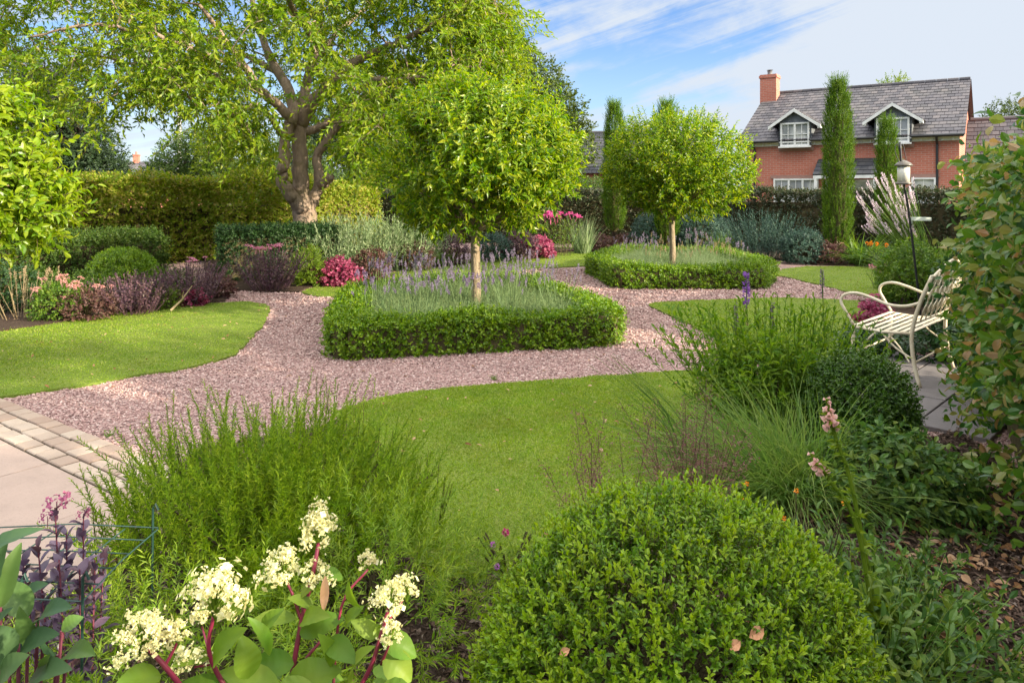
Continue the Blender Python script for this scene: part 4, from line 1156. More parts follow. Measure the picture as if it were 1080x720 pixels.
def stems(name, label, cat, loc, r0, h, lean, mat, leaf, lw, n, k, t='diamond', ang=50, droop=.1, flowers=None, group=None, stem_r=.004, sag=.1, hv=.3, dirbias=(0, 0), jit=.2, t0=.15, stem_mat=None, up=0.0):
    """upright leafy stems from one base"""
    a = U(0, 6.283, n); q = r0 * np.sqrt(rng.random(n)); O = np.c_[np.cos(a) * q, np.sin(a) * q, np.zeros(n)]
    D = nrm(np.c_[O[:, :2] / max(r0, .01) * lean + rng.normal(0, lean * .4, (n, 2)) + np.array(dirbias), np.ones(n)])
    l = h * U(1 - hv, 1.0, n); g = Geo()
    shoots(g, O, D, l, k, leaf, lw, ang, droop=droop, t=t, jit=jit, sag=sag, stem_m=1, stem_r=stem_r, t0=t0, up=up)
    mats = [mat, stem_mat or TWIG]
    if flowers is None:
        return tag(g.build(name, mats, loc=tuple(loc)), label, cat, group)
    root = empty(name, tuple(loc), label, cat, group); g.build('foliage', mats, root)
    me, cnt, fname, scs = flowers
    E = O + D * l[:, None]; E[:, 2] -= sag * l
    for i in np.argsort(-E[:, 2])[:cnt]:
        part(fname, me, root, E[i], (rng.normal(0, .15) - D[i, 1] * .6, rng.normal(0, .15) + D[i, 0] * .6, rng.uniform(0, 6)), rng.uniform(*scs))
    return root

def grass_clump(name, label, loc, r0, L, mat, n, lean=.7, bend=.8, w=.006, dirbias=(0, 0), segs=5, cat='grass plant', group=None, parent=None):
    a = U(0, 6.283, n); q = r0 * np.sqrt(rng.random(n)); O = np.c_[np.cos(a) * q, np.sin(a) * q, np.zeros(n)]
    D = np.c_[O[:, :2] / max(r0, .01) * lean * .6 + rng.normal(0, lean * .6, (n, 2)) + np.array(dirbias), np.ones(n)]
    g = Geo(); g.blades(O, D, L * U(.5, 1.05, n), w * U(.6, 1.2, n), bend * U(.4, 1.3, n), segs)
    if parent is not None: return g.build(name, mat, parent)
    return tag(g.build(name, mat, loc=tuple(loc)), label, cat, group)

petal = lambda name, cols, tr=.3: leaf_mat(name, cols, .6, tr, .2, 5, .15, cols[-1])
M_PURPLE = petal('purple_petals', [(.15, .10, .18), (.21, .15, .25), (.29, .22, .33)])
M_LAVF = petal('lavender_petals', [(.18, .14, .21), (.26, .21, .29), (.34, .29, .36)])
M_PINK = petal('pink_petals', [(.50, .14, .26), (.62, .24, .34), (.70, .38, .44)])
M_MAGENTA = petal('magenta_petals', [(.34, .03, .14), (.50, .06, .22), (.58, .14, .30)])
M_SALMON = petal('salmon_petals', [(.46, .19, .18), (.54, .26, .24), (.60, .36, .32)])
M_PALEPINK = petal('pale_pink_plumes', [(.56, .42, .50), (.68, .56, .62), (.78, .70, .72)])
M_CREAM = petal('cream_petals', [(.50, .47, .20), (.60, .57, .28), (.68, .65, .38), (.76, .73, .52)])
M_ORANGE = petal('orange_petals', [(.66, .20, .02), (.75, .32, .04)])
M_PURPLELEAF = leaf_mat('purple_leaves', [(.05, .026, .042), (.085, .042, .062), (.13, .065, .085), (.17, .09, .10), (.09, .08, .05)], .5, .3, .3, 2, .3, (.3, .06, .1))
M_DUSKY = leaf_mat('dusky_red_leaves', [(.07, .03, .028), (.11, .05, .045), (.15, .075, .06), (.10, .075, .04)], .5, .3, .3, 2, .3, (.3, .1, .08))
M_CRIMSON = leaf_mat('crimson_leaves', [(.16, .02, .05), (.26, .04, .09), (.36, .08, .15), (.30, .10, .14)], .45, .35, .3, 2, .25, (.5, .05, .1))
M_SILVER = leaf_mat('silver_green_leaves', [(.12, .19, .08), (.18, .25, .11), (.25, .31, .15), (.32, .37, .22)], .6, .3, .2, 1.5, .25)
M_BLUEGREEN = leaf_mat('blue_green_leaves', [(.028, .065, .05), (.045, .09, .065), (.07, .12, .08)], .5, .3, .3, 1.5, .3)
M_MIDGREEN = leaf_mat('mid_green_leaves', [(.05, .11, .012), (.08, .16, .016), (.12, .20, .02), (.16, .23, .03)], .45, .38, .3, 2, .3)
M_FRESH = leaf_mat('fresh_green_leaves', [(.09, .16, .012), (.13, .20, .016), (.17, .23, .02)], .45, .42, .3, 2, .25)
M_DEEP = leaf_mat('deep_green_leaves', [(.018, .05, .016), (.03, .07, .02), (.05, .10, .028)], .4, .28, .35, 2, .3)
M_LAVG = leaf_mat('lavender_foliage', [(.10, .16, .065), (.15, .22, .09), (.20, .27, .11), (.25, .30, .12)], .6, .3, .2, 2.2, .25)
M_STRAW = leaf_mat('straw', [(.30, .22, .12), (.38, .29, .17), (.26, .20, .11)], .7, .2, .2, 3, .2)
M_ORNGRASS = leaf_mat('arching_grass', [(.08, .16, .03), (.12, .21, .04), (.17, .26, .05), (.22, .28, .07)], .5, .4, .25, 3, .25)

ME_UMBEL = petals_mesh('pink_umbel', 'umbel', M_PINK, .065, 55)
ME_SALMON = petals_mesh('salmon_umbel', 'umbel', M_SALMON, .06, 50)
ME_MAG = petals_mesh('magenta_cluster', 'umbel', M_MAGENTA, .08, 55)
ME_LAV = petals_mesh('lavender_spike', 'spike', M_LAVF, .014, 34, .085)
ME_LAVP = petals_mesh('purple_spike', 'spike', M_PURPLE, .016, 34, .08)
ME_PLUME = petals_mesh('pale_plume', 'spike', M_PALEPINK, .0155, 44, .19)
ME_ORANGE = petals_mesh('orange_bloom', 'ball', M_ORANGE, .045, 26)
ME_PINKB = petals_mesh('pink_bloom', 'ball', M_PINK, .05, 30)
ME_STRAW = petals_mesh('dry_head', 'spike', M_STRAW, .014, 26, .10)

# ---------------- lavender in the two beds
def lavender(spike, nsp, h, tall, mat, label, group):
    root = empty('lavender', (0, 0, 0), label, 'lavender', group)
    g = Geo(); n = 620
    a = U(0, 6.283, n); q = .16 * np.sqrt(rng.random(n)); O = np.c_[np.cos(a) * q, np.sin(a) * q, np.zeros(n)]
    D = np.c_[O[:, :2] / .16 * .62 + rng.normal(0, .22, (n, 2)), np.ones(n)]
    g.blades(O, D, h * U(.65, 1.05, n), .0095, .35, 3)
    O2 = O[:150] + nrm(D[:150]) * h * .35
    shoots(g, O2, D[:150] + rng.normal(0, .2, (150, 3)), U(.12, .26, 150), 9, .045, .006, 45)
    sp = []
    for i in range(nsp):
        a = rng.uniform(0, 6.283); q = rng.uniform(.05, .30)
        top = np.array((math.cos(a) * q, math.sin(a) * q, tall * rng.uniform(.82, 1.08)))
        sp.append((np.array((math.cos(a) * q * .45, math.sin(a) * q * .45, h * .5)), top))
    g.sticks(np.array([s[0] for s in sp]), np.array([s[1] for s in sp]), .0028, .002)
    g.build('foliage', mat, root)
    for b, t in sp: part('flower_spike', spike, root, t, (rng.normal(0, .2), rng.normal(0, .2), rng.uniform(0, 6)), rng.uniform(.7, 1.2))
    return root
def plant_bed(poly, protos, dens, skip, m=.52):
    q = fill(inset(poly, m), 60); chosen = []
    for c in q:
        if np.linalg.norm(c - skip) < .18: continue
        if all(np.linalg.norm(c - d) > dens for d in chosen): chosen.append(c)
    used = [False] * len(protos)
    for c in chosen:
        i = int(rng.integers(len(protos)))
        z = rng.uniform(0, 6.28); s = rng.uniform(.85, 1.12)
        if not used[i]:
            protos[i].location = (c[0], c[1], .04); protos[i].rotation_euler = (0, 0, z); protos[i].scale = (s, s, s); used[i] = True
        else: copy_thing(protos[i], (c[0], c[1], .04), rz=z, scale=s)
    for i, u in enumerate(used):
        if not u: protos[i].location = (poly.mean(0)[0] + .3 * i, poly.mean(0)[1] + .4, .04)
L1 = 'grey-green lavender with thin purple flower spikes inside the nearer box-edged bed'
L2 = 'grey-green lavender with a few faded spikes inside the farther box-edged bed'
plant_bed(BED1, [lavender(ME_LAV, 12, .50, .63, M_LAVG, L1, 'lavender in the nearer bed'), lavender(ME_LAVP, 9, .48, .62, M_LAVG, L1, 'lavender in the nearer bed'), lavender(ME_LAV, 4, .50, .62, M_LAVG, L1, 'lavender in the nearer bed')], .27, np.array((-.44, 8.75)), .40)
plant_bed(BED2, [lavender(ME_LAV, 5, .48, .62, M_SILVER, L2, 'lavender in the farther bed'), lavender(ME_STRAW, 5, .38, .5, M_LAVG, L2, 'lavender in the farther bed')], .36, np.array((3.05, 13.7)), .48)

# ---------------- left border
def G(x, y): p = at(x, y); return (p[0], p[1], .03)
def W_(px_, y): return px_ / F * at(0, y)[1]         # width in metres of px pixels at ground row y
dome('box_ball', 'clipped green box ball between the low hedge and the purple shrubs', 'box ball', G(129, 319), .47, .47, .76, M_BOX, .030, .016, 2600, 8, (.04, .09), sink=.45, lump=.05, depth=.12, up=.3)
stems('dry_flower_clump', 'pale dry flower stalks at the far left end of the border', 'dry flowers', G(24, 338), .22, .62, .35, M_STRAW, .05, .010, 34, 8, flowers=(ME_STRAW, 14, 'seed_head', (.9, 1.5)), stem_mat=M_STRAW)
dome('sedum', 'green sedum with flat pink heads, left of the low purple shrubs', 'sedum', G(62, 338), .30, .24, .42, M_MIDGREEN, .05, .025, 420, 7, flowers=(ME_SALMON, 12, 'flower_head', (.7, 1.1)))
dome('purple_sedum', 'low dusky red sedum with small pink heads nearest the left lawn edge', 'sedum', G(92, 338), .30, .22, .34, M_DUSKY, .045, .022, 420, 7, flowers=(ME_SALMON, 8, 'flower_head', (.5, .8)))
stems('barberry', 'broad dark purple shrub in front of the box ball', 'shrub', G(142, 331), .30, .62, .55, M_PURPLELEAF, .045, .026, 170, 18, ang=62, stem_mat=M_PURPLELEAF, droop=.1)
dome('euphorbia', 'small yellow-green plant tucked beside the broad purple shrub', 'plant', G(176, 327), .14, .14, .28, M_FRESH, .04, .016, 160, 7)
stems('barberry', 'upright purple shrub with pink tips at the end of the left border', 'shrub', G(204, 322), .24, .72, .5, M_PURPLELEAF, .045, .026, 120, 18, ang=62, stem_mat=M_PURPLELEAF, flowers=(ME_UMBEL, 5, 'flower_head', (.5, .8)))
dome('heuchera', 'small magenta heuchera by the lawn corner at the left', 'heuchera', G(203, 323.5), .16, .13, .17, M_CRIMSON, .05, .045, 120, 6, droop=.3)
dome('heuchera', 'low brown-purple foliage plant where the gravel forks at the left', 'heuchera', G(228, 315), .24, .2, .30, M_DUSKY, .05, .04, 240, 6, droop=.25)
dome('fern', 'low mixed green plants between the dry stalks and the low hedge', 'plant', G(40, 326), .45, .25, .50, M_LOWHEDGE, .05, .02, 420, 8)
g = Geo(); g.tube([(0, 0, .03), (.12, .06, .16), (.24, .1, .34)], [.016, .012, .006], 6); g.tube([(.12, .06, .16), (.16, .02, .28)], [.008, .004], 5)
tag(g.build('fallen_branch', M_STRAW, loc=G(180, 332)), 'pale dry forked stick lying at the lawn edge', 'stick')

dome('border_shrub', 'leafy green filler plants between the box ball and the low hedge end', 'plant', G(178, 317), .35, .3, .42, M_LOWHEDGE, .05, .024, 380, 7)
dome('border_shrub', 'dark green leafy plant at the left frame edge below the lime tree', 'plant', G(-4, 330), .5, .35, .62, M_DEEP, .06, .03, 500, 7)
dome('border_shrub', 'green leafy plant between the pink sedum and the box ball', 'plant', G(98, 325), .4, .3, .48, M_LOWHEDGE, .05, .02, 420, 7)
# ---------------- middle border
stems('barberry', 'purple shrub with bright pink flower heads in front of the dark clipped hedge', 'shrub', G(284, 307), .30, .80, .55, M_PURPLELEAF, .045, .026, 150, 18, ang=62, stem_mat=M_PURPLELEAF, flowers=(ME_UMBEL, 9, 'flower_head', (.8, 1.3)))
dome('green_shrub', 'small rounded fresh green shrub at the end of the dark clipped hedge', 'shrub', G(325, 303), .25, .24, .62, M_FRESH, .05, .02, 480, 8)
dome('heuchera', 'crimson pink heuchera beside the small fresh green shrub', 'heuchera', G(357, 302), .36, .28, .40, M_CRIMSON, .07, .06, 260, 6, droop=.3)
dome('heuchera', 'dusky brown-red heuchera behind the lavender bed, right of the crimson one', 'heuchera', G(392, 296), .36, .3, .50, M_DUSKY, .06, .04, 320, 7, droop=.2)
for x, y, h, lab in ((352, 291, 1.05, 'silvery green shrub right beside the cherry trunk'), (385, 288, 1.22, 'tall silvery green shrub, middle one of three right of the cherry trunk'), (428, 285, 1.15, 'silvery green shrub under the left side of the nearer round tree')):
    stems('silver_shrub', lab, 'shrub', G(x, y), .48, h * 1.12, .45, M_SILVER, .12, .028, 170, 18, ang=50, group='silvery shrubs right of the cherry', stem_mat=M_SILVER)
dome('barberry', 'rounded purple-brown shrub seen left of the round tree stem', 'shrub', G(438, 286), .34, .3, .52, M_DUSKY, .05, .03, 420, 7)
dome('barberry', 'dark purple shrub right behind the nearer round tree stem', 'shrub', G(478, 280), .32, .3, .55, M_PURPLELEAF, .05, .03, 420, 7)
grass_clump('border_grass', 'arching yellow-green grass just left of the round tree stem', G(462, 281), .14, .85, M_ORNGRASS, 240, .6, .8, .014)
dome('border_shrub', 'low grey-green shrub right of the nearer round tree stem', 'shrub', G(520, 276), .42, .35, .62, M_BLUEGREEN, .06, .024, 520, 8)
dome('barberry', 'very dark purple shrub behind the lawn strip, left of the crimson heuchera', 'shrub', G(548, 274.5), .42, .35, .66, M_PURPLELEAF, .055, .035, 560, 7)
dome('heuchera', 'bright crimson heuchera at the back of the curved lawn strip', 'heuchera', G(569, 272.5), .36, .3, .46, M_CRIMSON, .08, .06, 260, 6, droop=.3)
stems('phlox', 'green plant with stacked magenta flower heads by the slim left cypress', 'phlox', G(592, 270), .28, 1.15, .3, M_MIDGREEN, .09, .03, 46, 14, flowers=(ME_MAG, 9, 'flower_head', (1.4, 2.2)))
grass_clump('border_grass', 'tall blue-green grass between the magenta flowers and the slim left cypress', G(614, 268), .2, 1.25, M_SILVER, 260, .25, .4, .016)
dome('heuchera', 'low brown-pink foliage plant at the foot of the slim left cypress', 'heuchera', G(630, 266), .5, .3, .40, M_DUSKY, .07, .04, 320, 6)
dome('heuchera', 'low pinkish foliage plant right of the slim left cypress', 'heuchera', G(668, 266), .5, .3, .42, M_DUSKY, .07, .04, 320, 6)
dome('teal_shrub', 'dark blue-green shrub left of the farther round tree stem', 'shrub', G(690, 266.5), .6, .5, .95, M_BLUEGREEN, .08, .03, 800, 8)
dome('teal_shrub', 'dark blue-green shrub right behind the farther round tree stem', 'shrub', G(738, 267), .7, .5, 1.0, M_BLUEGREEN, .08, .03, 900, 8)
grass_clump('border_grass', 'olive grass tuft left of the big blue-green shrub', G(762, 272), .2, 1.0, M_ORNGRASS, 260, .4, .6, .016)

# ---------------- right border
stems('euphorbia', 'big blue-green spurge right of the second bed', 'spurge', G(805, 275), .55, 1.35, .42, M_BLUEGREEN, .10, .024, 190, 20, ang=55, stem_mat=M_BLUEGREEN, group=None)
dome('euphorbia', 'low dense blue-green shrub left of the tallest cypress', 'shrub', G(848, 278), .48, .4, .72, M_BLUEGREEN, .07, .025, 760, 8)
dome('heuchera', 'pinkish brown low plant at the foot of the tallest cypress', 'heuchera', G(874, 279), .34, .28, .42, M_DUSKY, .06, .035, 300, 6, flowers=(ME_SALMON, 6, 'flower_head', (.6, .9)))
grass_clump('day_lily', 'strappy dark green clump right of the tallest cypress', G(910, 280), .25, 1.25, M_MIDGREEN, 330, .7, 1.0, .028, cat='plant')
grass_clump('day_lily', 'strappy green clump below the plume grass', G(938, 283), .25, 1.05, M_DEEP, 260, .8, 1.0, .028, cat='plant')
stems('alstroemeria', 'small green plant with orange blooms at the lawn strip edge', 'flower', G(926, 291), .12, .68, .25, M_MIDGREEN, .06, .018, 22, 12, flowers=(ME_ORANGE, 5, 'bloom', (.8, 1.2)))
stems('alstroemeria', 'small green plant with pink blooms left of the bench arm', 'flower', G(928, 306), .10, .42, .3, M_MIDGREEN, .06, .018, 18, 10, flowers=(ME_PINKB, 5, 'bloom', (.8, 1.2)))
dome('laurel_shrub', 'dark green shrub at the foot of the bird feeder, behind the bench', 'shrub', G(962, 322), .42, .40, .86, M_MIDGREEN, .06, .026, 900, 8, sink=.4)
dome('heuchera', 'magenta heuchera peeping between the bench arms', 'heuchera', G(922, 345), .18, .15, .22, M_CRIMSON, .06, .05, 160, 6, flowers=(ME_MAG, 4, 'flower_head', (.5, .7)))
dome('ivy_bush', 'dark leafy bush behind the bench back', 'bush', (4.75, 7.0, .02), .55, .5, 1.05, M_DEEP, .07, .045, 900, 7, droop=.3)
dome('ivy_bush', 'low dark leafy bush under the right end of the bench', 'bush', (4.42, 6.75, .02), .42, .28, .55, M_DEEP, .06, .04, 500, 7, droop=.3)

dome('ivy_bush', 'dark ground ivy on the earth beneath the bench seat', 'bush', (3.95, 7.25, .02), .6, .5, .22, M_DEEP, .06, .045, 520, 6, droop=.3)
# plume grass with pale pink heads leaning left
pg = empty('plume_grass', G(985, 315), 'big arching grass with a fan of pale pink plumes behind the bird feeder', 'grass plant')
base = np.array(G(985, 315)); PYs = base[1]
n = 1100; g = Geo(); a = U(0, 6.283, n); q = .26 * np.sqrt(rng.random(n)); O = np.c_[np.cos(a) * q, np.sin(a) * q, np.zeros(n)]
D = np.c_[O[:, 0] / .22 * .45 - .22 + rng.normal(0, .25, n), rng.normal(0, .22, n), np.ones(n)]
g.blades(O, D, 1.35 * U(.5, 1.05, n), .011, .45, 5)
tops = []
for i in range(110):
    x = rng.uniform(903, 966); y = rng.uniform(186, 246); 
    if (y - 186) < (944 - x) * .30 - 4 or y > 250 - max(0, (915 - x)) * 1: continue
    tops.append(atY(x, y, PYs + rng.uniform(-.25, .25)) - base)
tops = np.array(tops); O = np.c_[rng.normal(0, .09, (len(tops), 2)), np.zeros(len(tops))]
for o, tp_ in zip(O, tops):
    mid = o * .5 + tp_ * .5 + np.array((.06, 0, .06)); g.tube(spline([o, mid, tp_], 3), [.004]*7, 4, cap=False)
g.build('foliage', M_ORNGRASS, pg)
for o, tp_ in zip(O, tops):
    d = nrm(tp_ - o); part('plume', ME_PLUME, pg, tp_ - d * .1, (-d[1], d[0] * .9 + rng.normal(0, .1), rng.uniform(0, 6)) if False else Vector(d).to_track_quat('Z', 'Y').to_euler(), rng.uniform(.7, 1.15))
# ================================================================== FOREGROUND PLANTS
# ---------------- near box ball
M_BOXNEAR = leaf_mat('near_box_leaves', [(.05, .115, .004), (.085, .175, .005), (.13, .235, .006), (.18, .28, .010)], .45, .32, .45, 4, .25)
M_BOXTIP = leaf_mat('near_box_tips', [(.14, .245, .006), (.20, .31, .008), (.26, .35, .014)], .42, .4, .4, 4, .2)
bx = empty('box_ball', (.44, 2.2, .03), 'big loose box ball in the foreground with fresh leafy tips', 'box ball')
c = np.array((0, 0, .14)); r = np.array((.56, .54, .45)); g = Geo()
O, N = on_ellipsoid(c, r, 5600, .19, 91, -.5, .18, 2.3); n = len(O)
D = nrm(N + rng.normal(0, .38, (n, 3)) + np.array((0, 0, .35)))
shoots(g, O - D * .03, D, U(.04, .075, n), 9, .0235, .0125, 58, t='fold', jit=.25, stem_m=1, stem_r=.0012)
O, N = on_ellipsoid(c, r * 1.02, 2100, .19, 91, -.3, .06, 2.3); n = len(O)
D = nrm(N * .8 + rng.normal(0, .28, (n, 3)) + np.array((0, 0, .75)))
shoots(g, O - D * .02, D, U(.045, .09, n), 9, .025, .012, 46, t='oval', m=2, jit=.18, stem_m=1, stem_r=.001, tipk=.7)
V = c + runit(500) * r * .72
g.sticks(np.tile((0, 0, -.05), (500, 1)) + rng.normal(0, .05, (500, 3)), V, .003, .0012, 1)
g.build('foliage', [M_BOXNEAR, TWIG, M_BOXTIP], bx)
M_DL = plain_mat('dead_leaf', (.52, .28, .16), .7, .2, (.36, .18, .09), 40)
for (x, y, Y, s), w_ in zip(((790, 672, 1.88, .032), (768, 684, 1.88, .026), (590, 690, 1.72, .02)), ('biggest, pale, curled dead leaf caught on the right of the big box ball', 'darker curled dead leaf just below the biggest one on the box ball', 'small orange dead leaf low on the left of the big box ball', 'small dead leaf near the middle of the big box ball', 'small dead leaf at the bottom of the big box ball')):
    o_ = np.array((0, 0, H)); dr_ = atY(x, y, 1.0) - o_; cc = np.array((.44, 2.2, .17)); rr_ = r * 1.13
    A_ = ((dr_ / rr_) ** 2).sum(); B_ = 2 * ((o_ - cc) / rr_ * dr_ / rr_).sum(); C_ = (((o_ - cc) / rr_) ** 2).sum() - 1; ds = max(B_ * B_ - 4 * A_ * C_, 0)
    p = o_ + dr_ * ((-B_ - math.sqrt(ds)) / (2 * A_)); g = Geo(); g.leaves(np.zeros((1, 3)), np.array([(1, .2, .45)]), np.array([(-.2, -.9, .5)]), s * 1.5, s, 'oval', lift=2.2)
    tag(g.build('dead_leaf', M_DL, loc=tuple(p)), w_, 'dead leaf', 'dead leaves on the box ball')

# ---------------- rosemary
M_ROSEM = leaf_mat('rosemary_needles', [(.09, .16, .012), (.14, .23, .016), (.20, .30, .02), (.28, .35, .04)], .5, .42, .3, 3.0, .3)
ro = empty('rosemary', (-.98, 2.98, .0), 'big feathery rosemary bush between the setts and the shaded lawn', 'rosemary')
g = Geo(); gs = Geo()
n = 820
d = runit(n * 2); d = d[d[:, 2] > -.15][:n]; n = len(d)
f = rng.random(n) ** .55
O = d * np.array((.65, .62, .31)) * f[:, None] * (1 + .25 * lumps(93, 2.6)(d))[:, None] + np.array((0, 0, .21)); O[:, 2] = np.maximum(O[:, 2], .03)
D = nrm(d * np.array((.55, .55, .2)) + np.array((0, 0, 1.0)) + rng.normal(0, .30, (n, 3)))
l = U(.14, .38, n)
shoots(g, O, D, l, 50, .042, .0066, 52, t='fold', jit=.12, stem_m=0, stem_r=.002, up=.12, t0=.05, tipk=.5)
# taller leaders at the back and the low fringe at the left front
lead = [(428, 210), (330, 300)]
for x, y, Y, h in ((140,470,3.1,.4),(146,500,3.05,.3),(215,440,3.3,.45),(250,455,3.3,.4),(345,395,3.4,.55),(350,420,3.4,.45),(385,415,3.4,.4),(310,420,3.3,.4),(180,450,3.1,.35),(420,440,3.4,.35),(100,530,2.8,.3),(275,430,3.3,.4),(470,500,3.3,.3),(455,470,3.4,.3)):
    for j in range(5):
        tp_ = atY(x + rng.normal(0, 9), y + abs(rng.normal(0, 14)), Y) - np.array((-.98, 2.98, .0)); D1 = nrm(np.array((tp_[0] * .35, 0, 1.0)) + rng.normal(0, .08, 3))
        shoots(g, (tp_ - D1 * h)[None], D1[None], h, 72, .042, .0058, 52, jit=.12, stem_m=1, stem_r=.0025, up=.12, tipk=.45)
for i in range(60):
    a = rng.uniform(0, 6.28); e = np.array((math.cos(a) * rng.uniform(.2, .75), math.sin(a) * rng.uniform(.15, .5), rng.uniform(.15, .5)))
    gs.tube(spline([(rng.normal(0, .08), rng.normal(0, .06), -.03), e * np.array((.5, .5, .45)) + np.array((0, 0, .03)), e], 3), np.linspace(.011, .003, 7), 5, cap=False)
gs.build('stem', TWIG, ro)
g.build('foliage', [M_ROSEM, TWIG], ro)
dome('rosemary', 'lower right skirt of rosemary spreading over the bark towards the shaded lawn', 'rosemary', (-.52, 2.62, .03), .42, .36, .44, M_ROSEM, .040, .0056, 300, 40, (.14, .28), up=.8, spread=.5, ang=52, lump=.25)
lo_ = dome('rosemary', 'low green trailing rosemary fringe at the bottom left, under the hydrangea heads', 'rosemary', (-.92, 2.0, .03), .5, .36, .5, M_ROSEM, .038, .0054, 430, 34, (.1, .22), up=.6, spread=.5, ang=62, lump=.2)

# ---------------- hydrangea with cream panicles and crimson stems
M_HYL = leaf_mat('hydrangea_leaves', [(.07, .145, .014), (.10, .185, .018), (.135, .22, .022), (.18, .25, .035)], .5, .38, .22, 8, .2)
M_CRIMSTEM = plain_mat('crimson_stem', (.22, .018, .05), .45, .4, (.16, .03, .04), 20)
hb = np.array((-.42, 1.30, .03))
hy = empty('hydrangea', tuple(hb), 'hydrangea with cream flower clusters on crimson stems at the bottom left', 'hydrangea')
def panicle(rx, rz, nfl, open_=.3):
    g = Geo(); nb = 16
    ends = []
    for i in range(nb):
        z = rng.uniform(-.5, 1.0); w = rx * (1 - .5 * max(0, z)); a = i * 2.4
        e = np.array((math.cos(a) * w * rng.uniform(.3, 1), math.sin(a) * w * rng.uniform(.3, 1), z * rz)); ends.append(e)
        g.tube(spline([(0, 0, -rz * .9), (e[0] * .3, e[1] * .3, e[2] * .4 - rz * .3), e], 3), np.linspace(.0022, .001, 7), 4, m=1, cap=False)
    ends = np.array(ends)
    q = ends[rng.integers(nb, size=nfl)] + rng.normal(0, 1, (nfl, 3)) * np.array((rx * .17, rx * .17, rz * .13))
    # little buds: four petals each
    s = U(.0016, .0030, nfl)
    for k in range(5):
        d = runit(nfl); g.leaves(q, d + np.array((0, 0, .25)), runit(nfl), s * 1.7, s * 1.5, 'fold', lift=.6)
    no = int(nfl * open_ * .2)
    q = ends[rng.integers(nb, size=no)] + rng.normal(0, 1, (no, 3)) * np.array((rx * .25, rx * .25, rz * .18)); q += nrm(q) * rx * .18
    ax = nrm(q + rng.normal(0, .01, q.shape)); A, B = basis(ax); s = U(.0055, .008, no); ph = U(0, 6.28, no)
    for k in range(4):
        a = ph + k * 1.5708; d = np.cos(a)[:, None] * A + np.sin(a)[:, None] * B + ax * .25
        g.leaves(q, d, ax, s, s * .95, 'oval', lift=.8)
    return g.mesh('panicle', [M_CREAM, M_FRESH])
heads = [(228, 630, 1.28, .060, .045, 260, 1.5), (152, 671, 1.20, .052, .045, 300, .2), (187, 668, 1.22, .026, .02, 90, .2), (200, 697, 1.26, .040, .022, 110, .3), (335, 560, 1.44, .040, .062, 260, .25), (298, 599, 1.42, .048, .036, 230, .35), (334, 605, 1.42, .036, .024, 130, .25), (388, 591, 1.42, .022, .02, 70, .2), (410, 632, 1.38, .046, .032, 190, .2), (428, 622, 1.40, .026, .026, 100, .2), (412, 668, 1.34, .030, .022, 80, .2), (212, 652, 1.34, .02, .02, 60, .2)]
gs = Geo(); gl = Geo()
nodes = {'a': atY(335, 640, 1.40), 'b': atY(228, 700, 1.27), 'c': atY(190, 712, 1.22), 'd': atY(410, 690, 1.36)}
mains = [([(300, 800, 1.36), (308, 715, 1.38), (318, 655, 1.40), (331, 600, 1.42), (336, 572, 1.44)], .0048), ([(280, 800, 1.30), (250, 745, 1.28), (221, 690, 1.275), (226, 645, 1.28)], .0042), ([(230, 790, 1.26), (195, 730, 1.22), (172, 700, 1.20), (155, 682, 1.20)], .0045), ([(330, 800, 1.36), (385, 715, 1.36), (402, 668, 1.37), (410, 640, 1.38)], .0042), ([(305, 720, 1.38), (326, 690, 1.39), (338, 670, 1.40), (318, 640, 1.42)], .0032),
         ([(318, 655, 1.40), (308, 625, 1.41), (300, 610, 1.42)], .003), ([(325, 625, 1.41), (334, 612, 1.42)], .003), ([(350, 740, 1.38), (360, 640, 1.40), (388, 600, 1.42)], .0026), ([(402, 700, 1.36), (412, 676, 1.34)], .0025), ([(402, 665, 1.37), (425, 632, 1.40)], .0024), ([(172, 705, 1.21), (183, 685, 1.22), (188, 674, 1.22)], .0028), ([(221, 700, 1.275), (205, 703, 1.26)], .0024), ([(221, 690, 1.28), (213, 660, 1.34)], .002)]
for pts, rr in mains:
    p = np.array([atY(*q) - hb for q in pts]); p[:, 2] = np.maximum(p[:, 2], -.03); s = spline(p, 5); gs.tube(s, np.linspace(rr * 1.15, rr * .8, len(s)), 8)
gs.tube(spline([(0, 0, -.03), atY(300, 800, 1.36) - hb, ], 3), .005, 7); gs.tube(spline([(.02, 0, -.03), atY(280, 800, 1.30) - hb], 3), .005, 7); gs.tube(spline([(-.02, 0, -.03), atY(230, 790, 1.26) - hb], 3), .005, 7); gs.tube(spline([(.03, .02, -.03), atY(330, 800, 1.36) - hb], 3), .005, 7)
gs.build('stem', M_CRIMSTEM, hy, smooth=True)
for x, y, Y, rx, rz, nf, op in heads:
    part('flower_head', panicle(rx * .86, rz * .9, int(nf * 1.9), op * .6), hy, atY(x, y, Y) - hb, (rng.normal(0, .15), rng.normal(0, .15), rng.uniform(0, 6)))
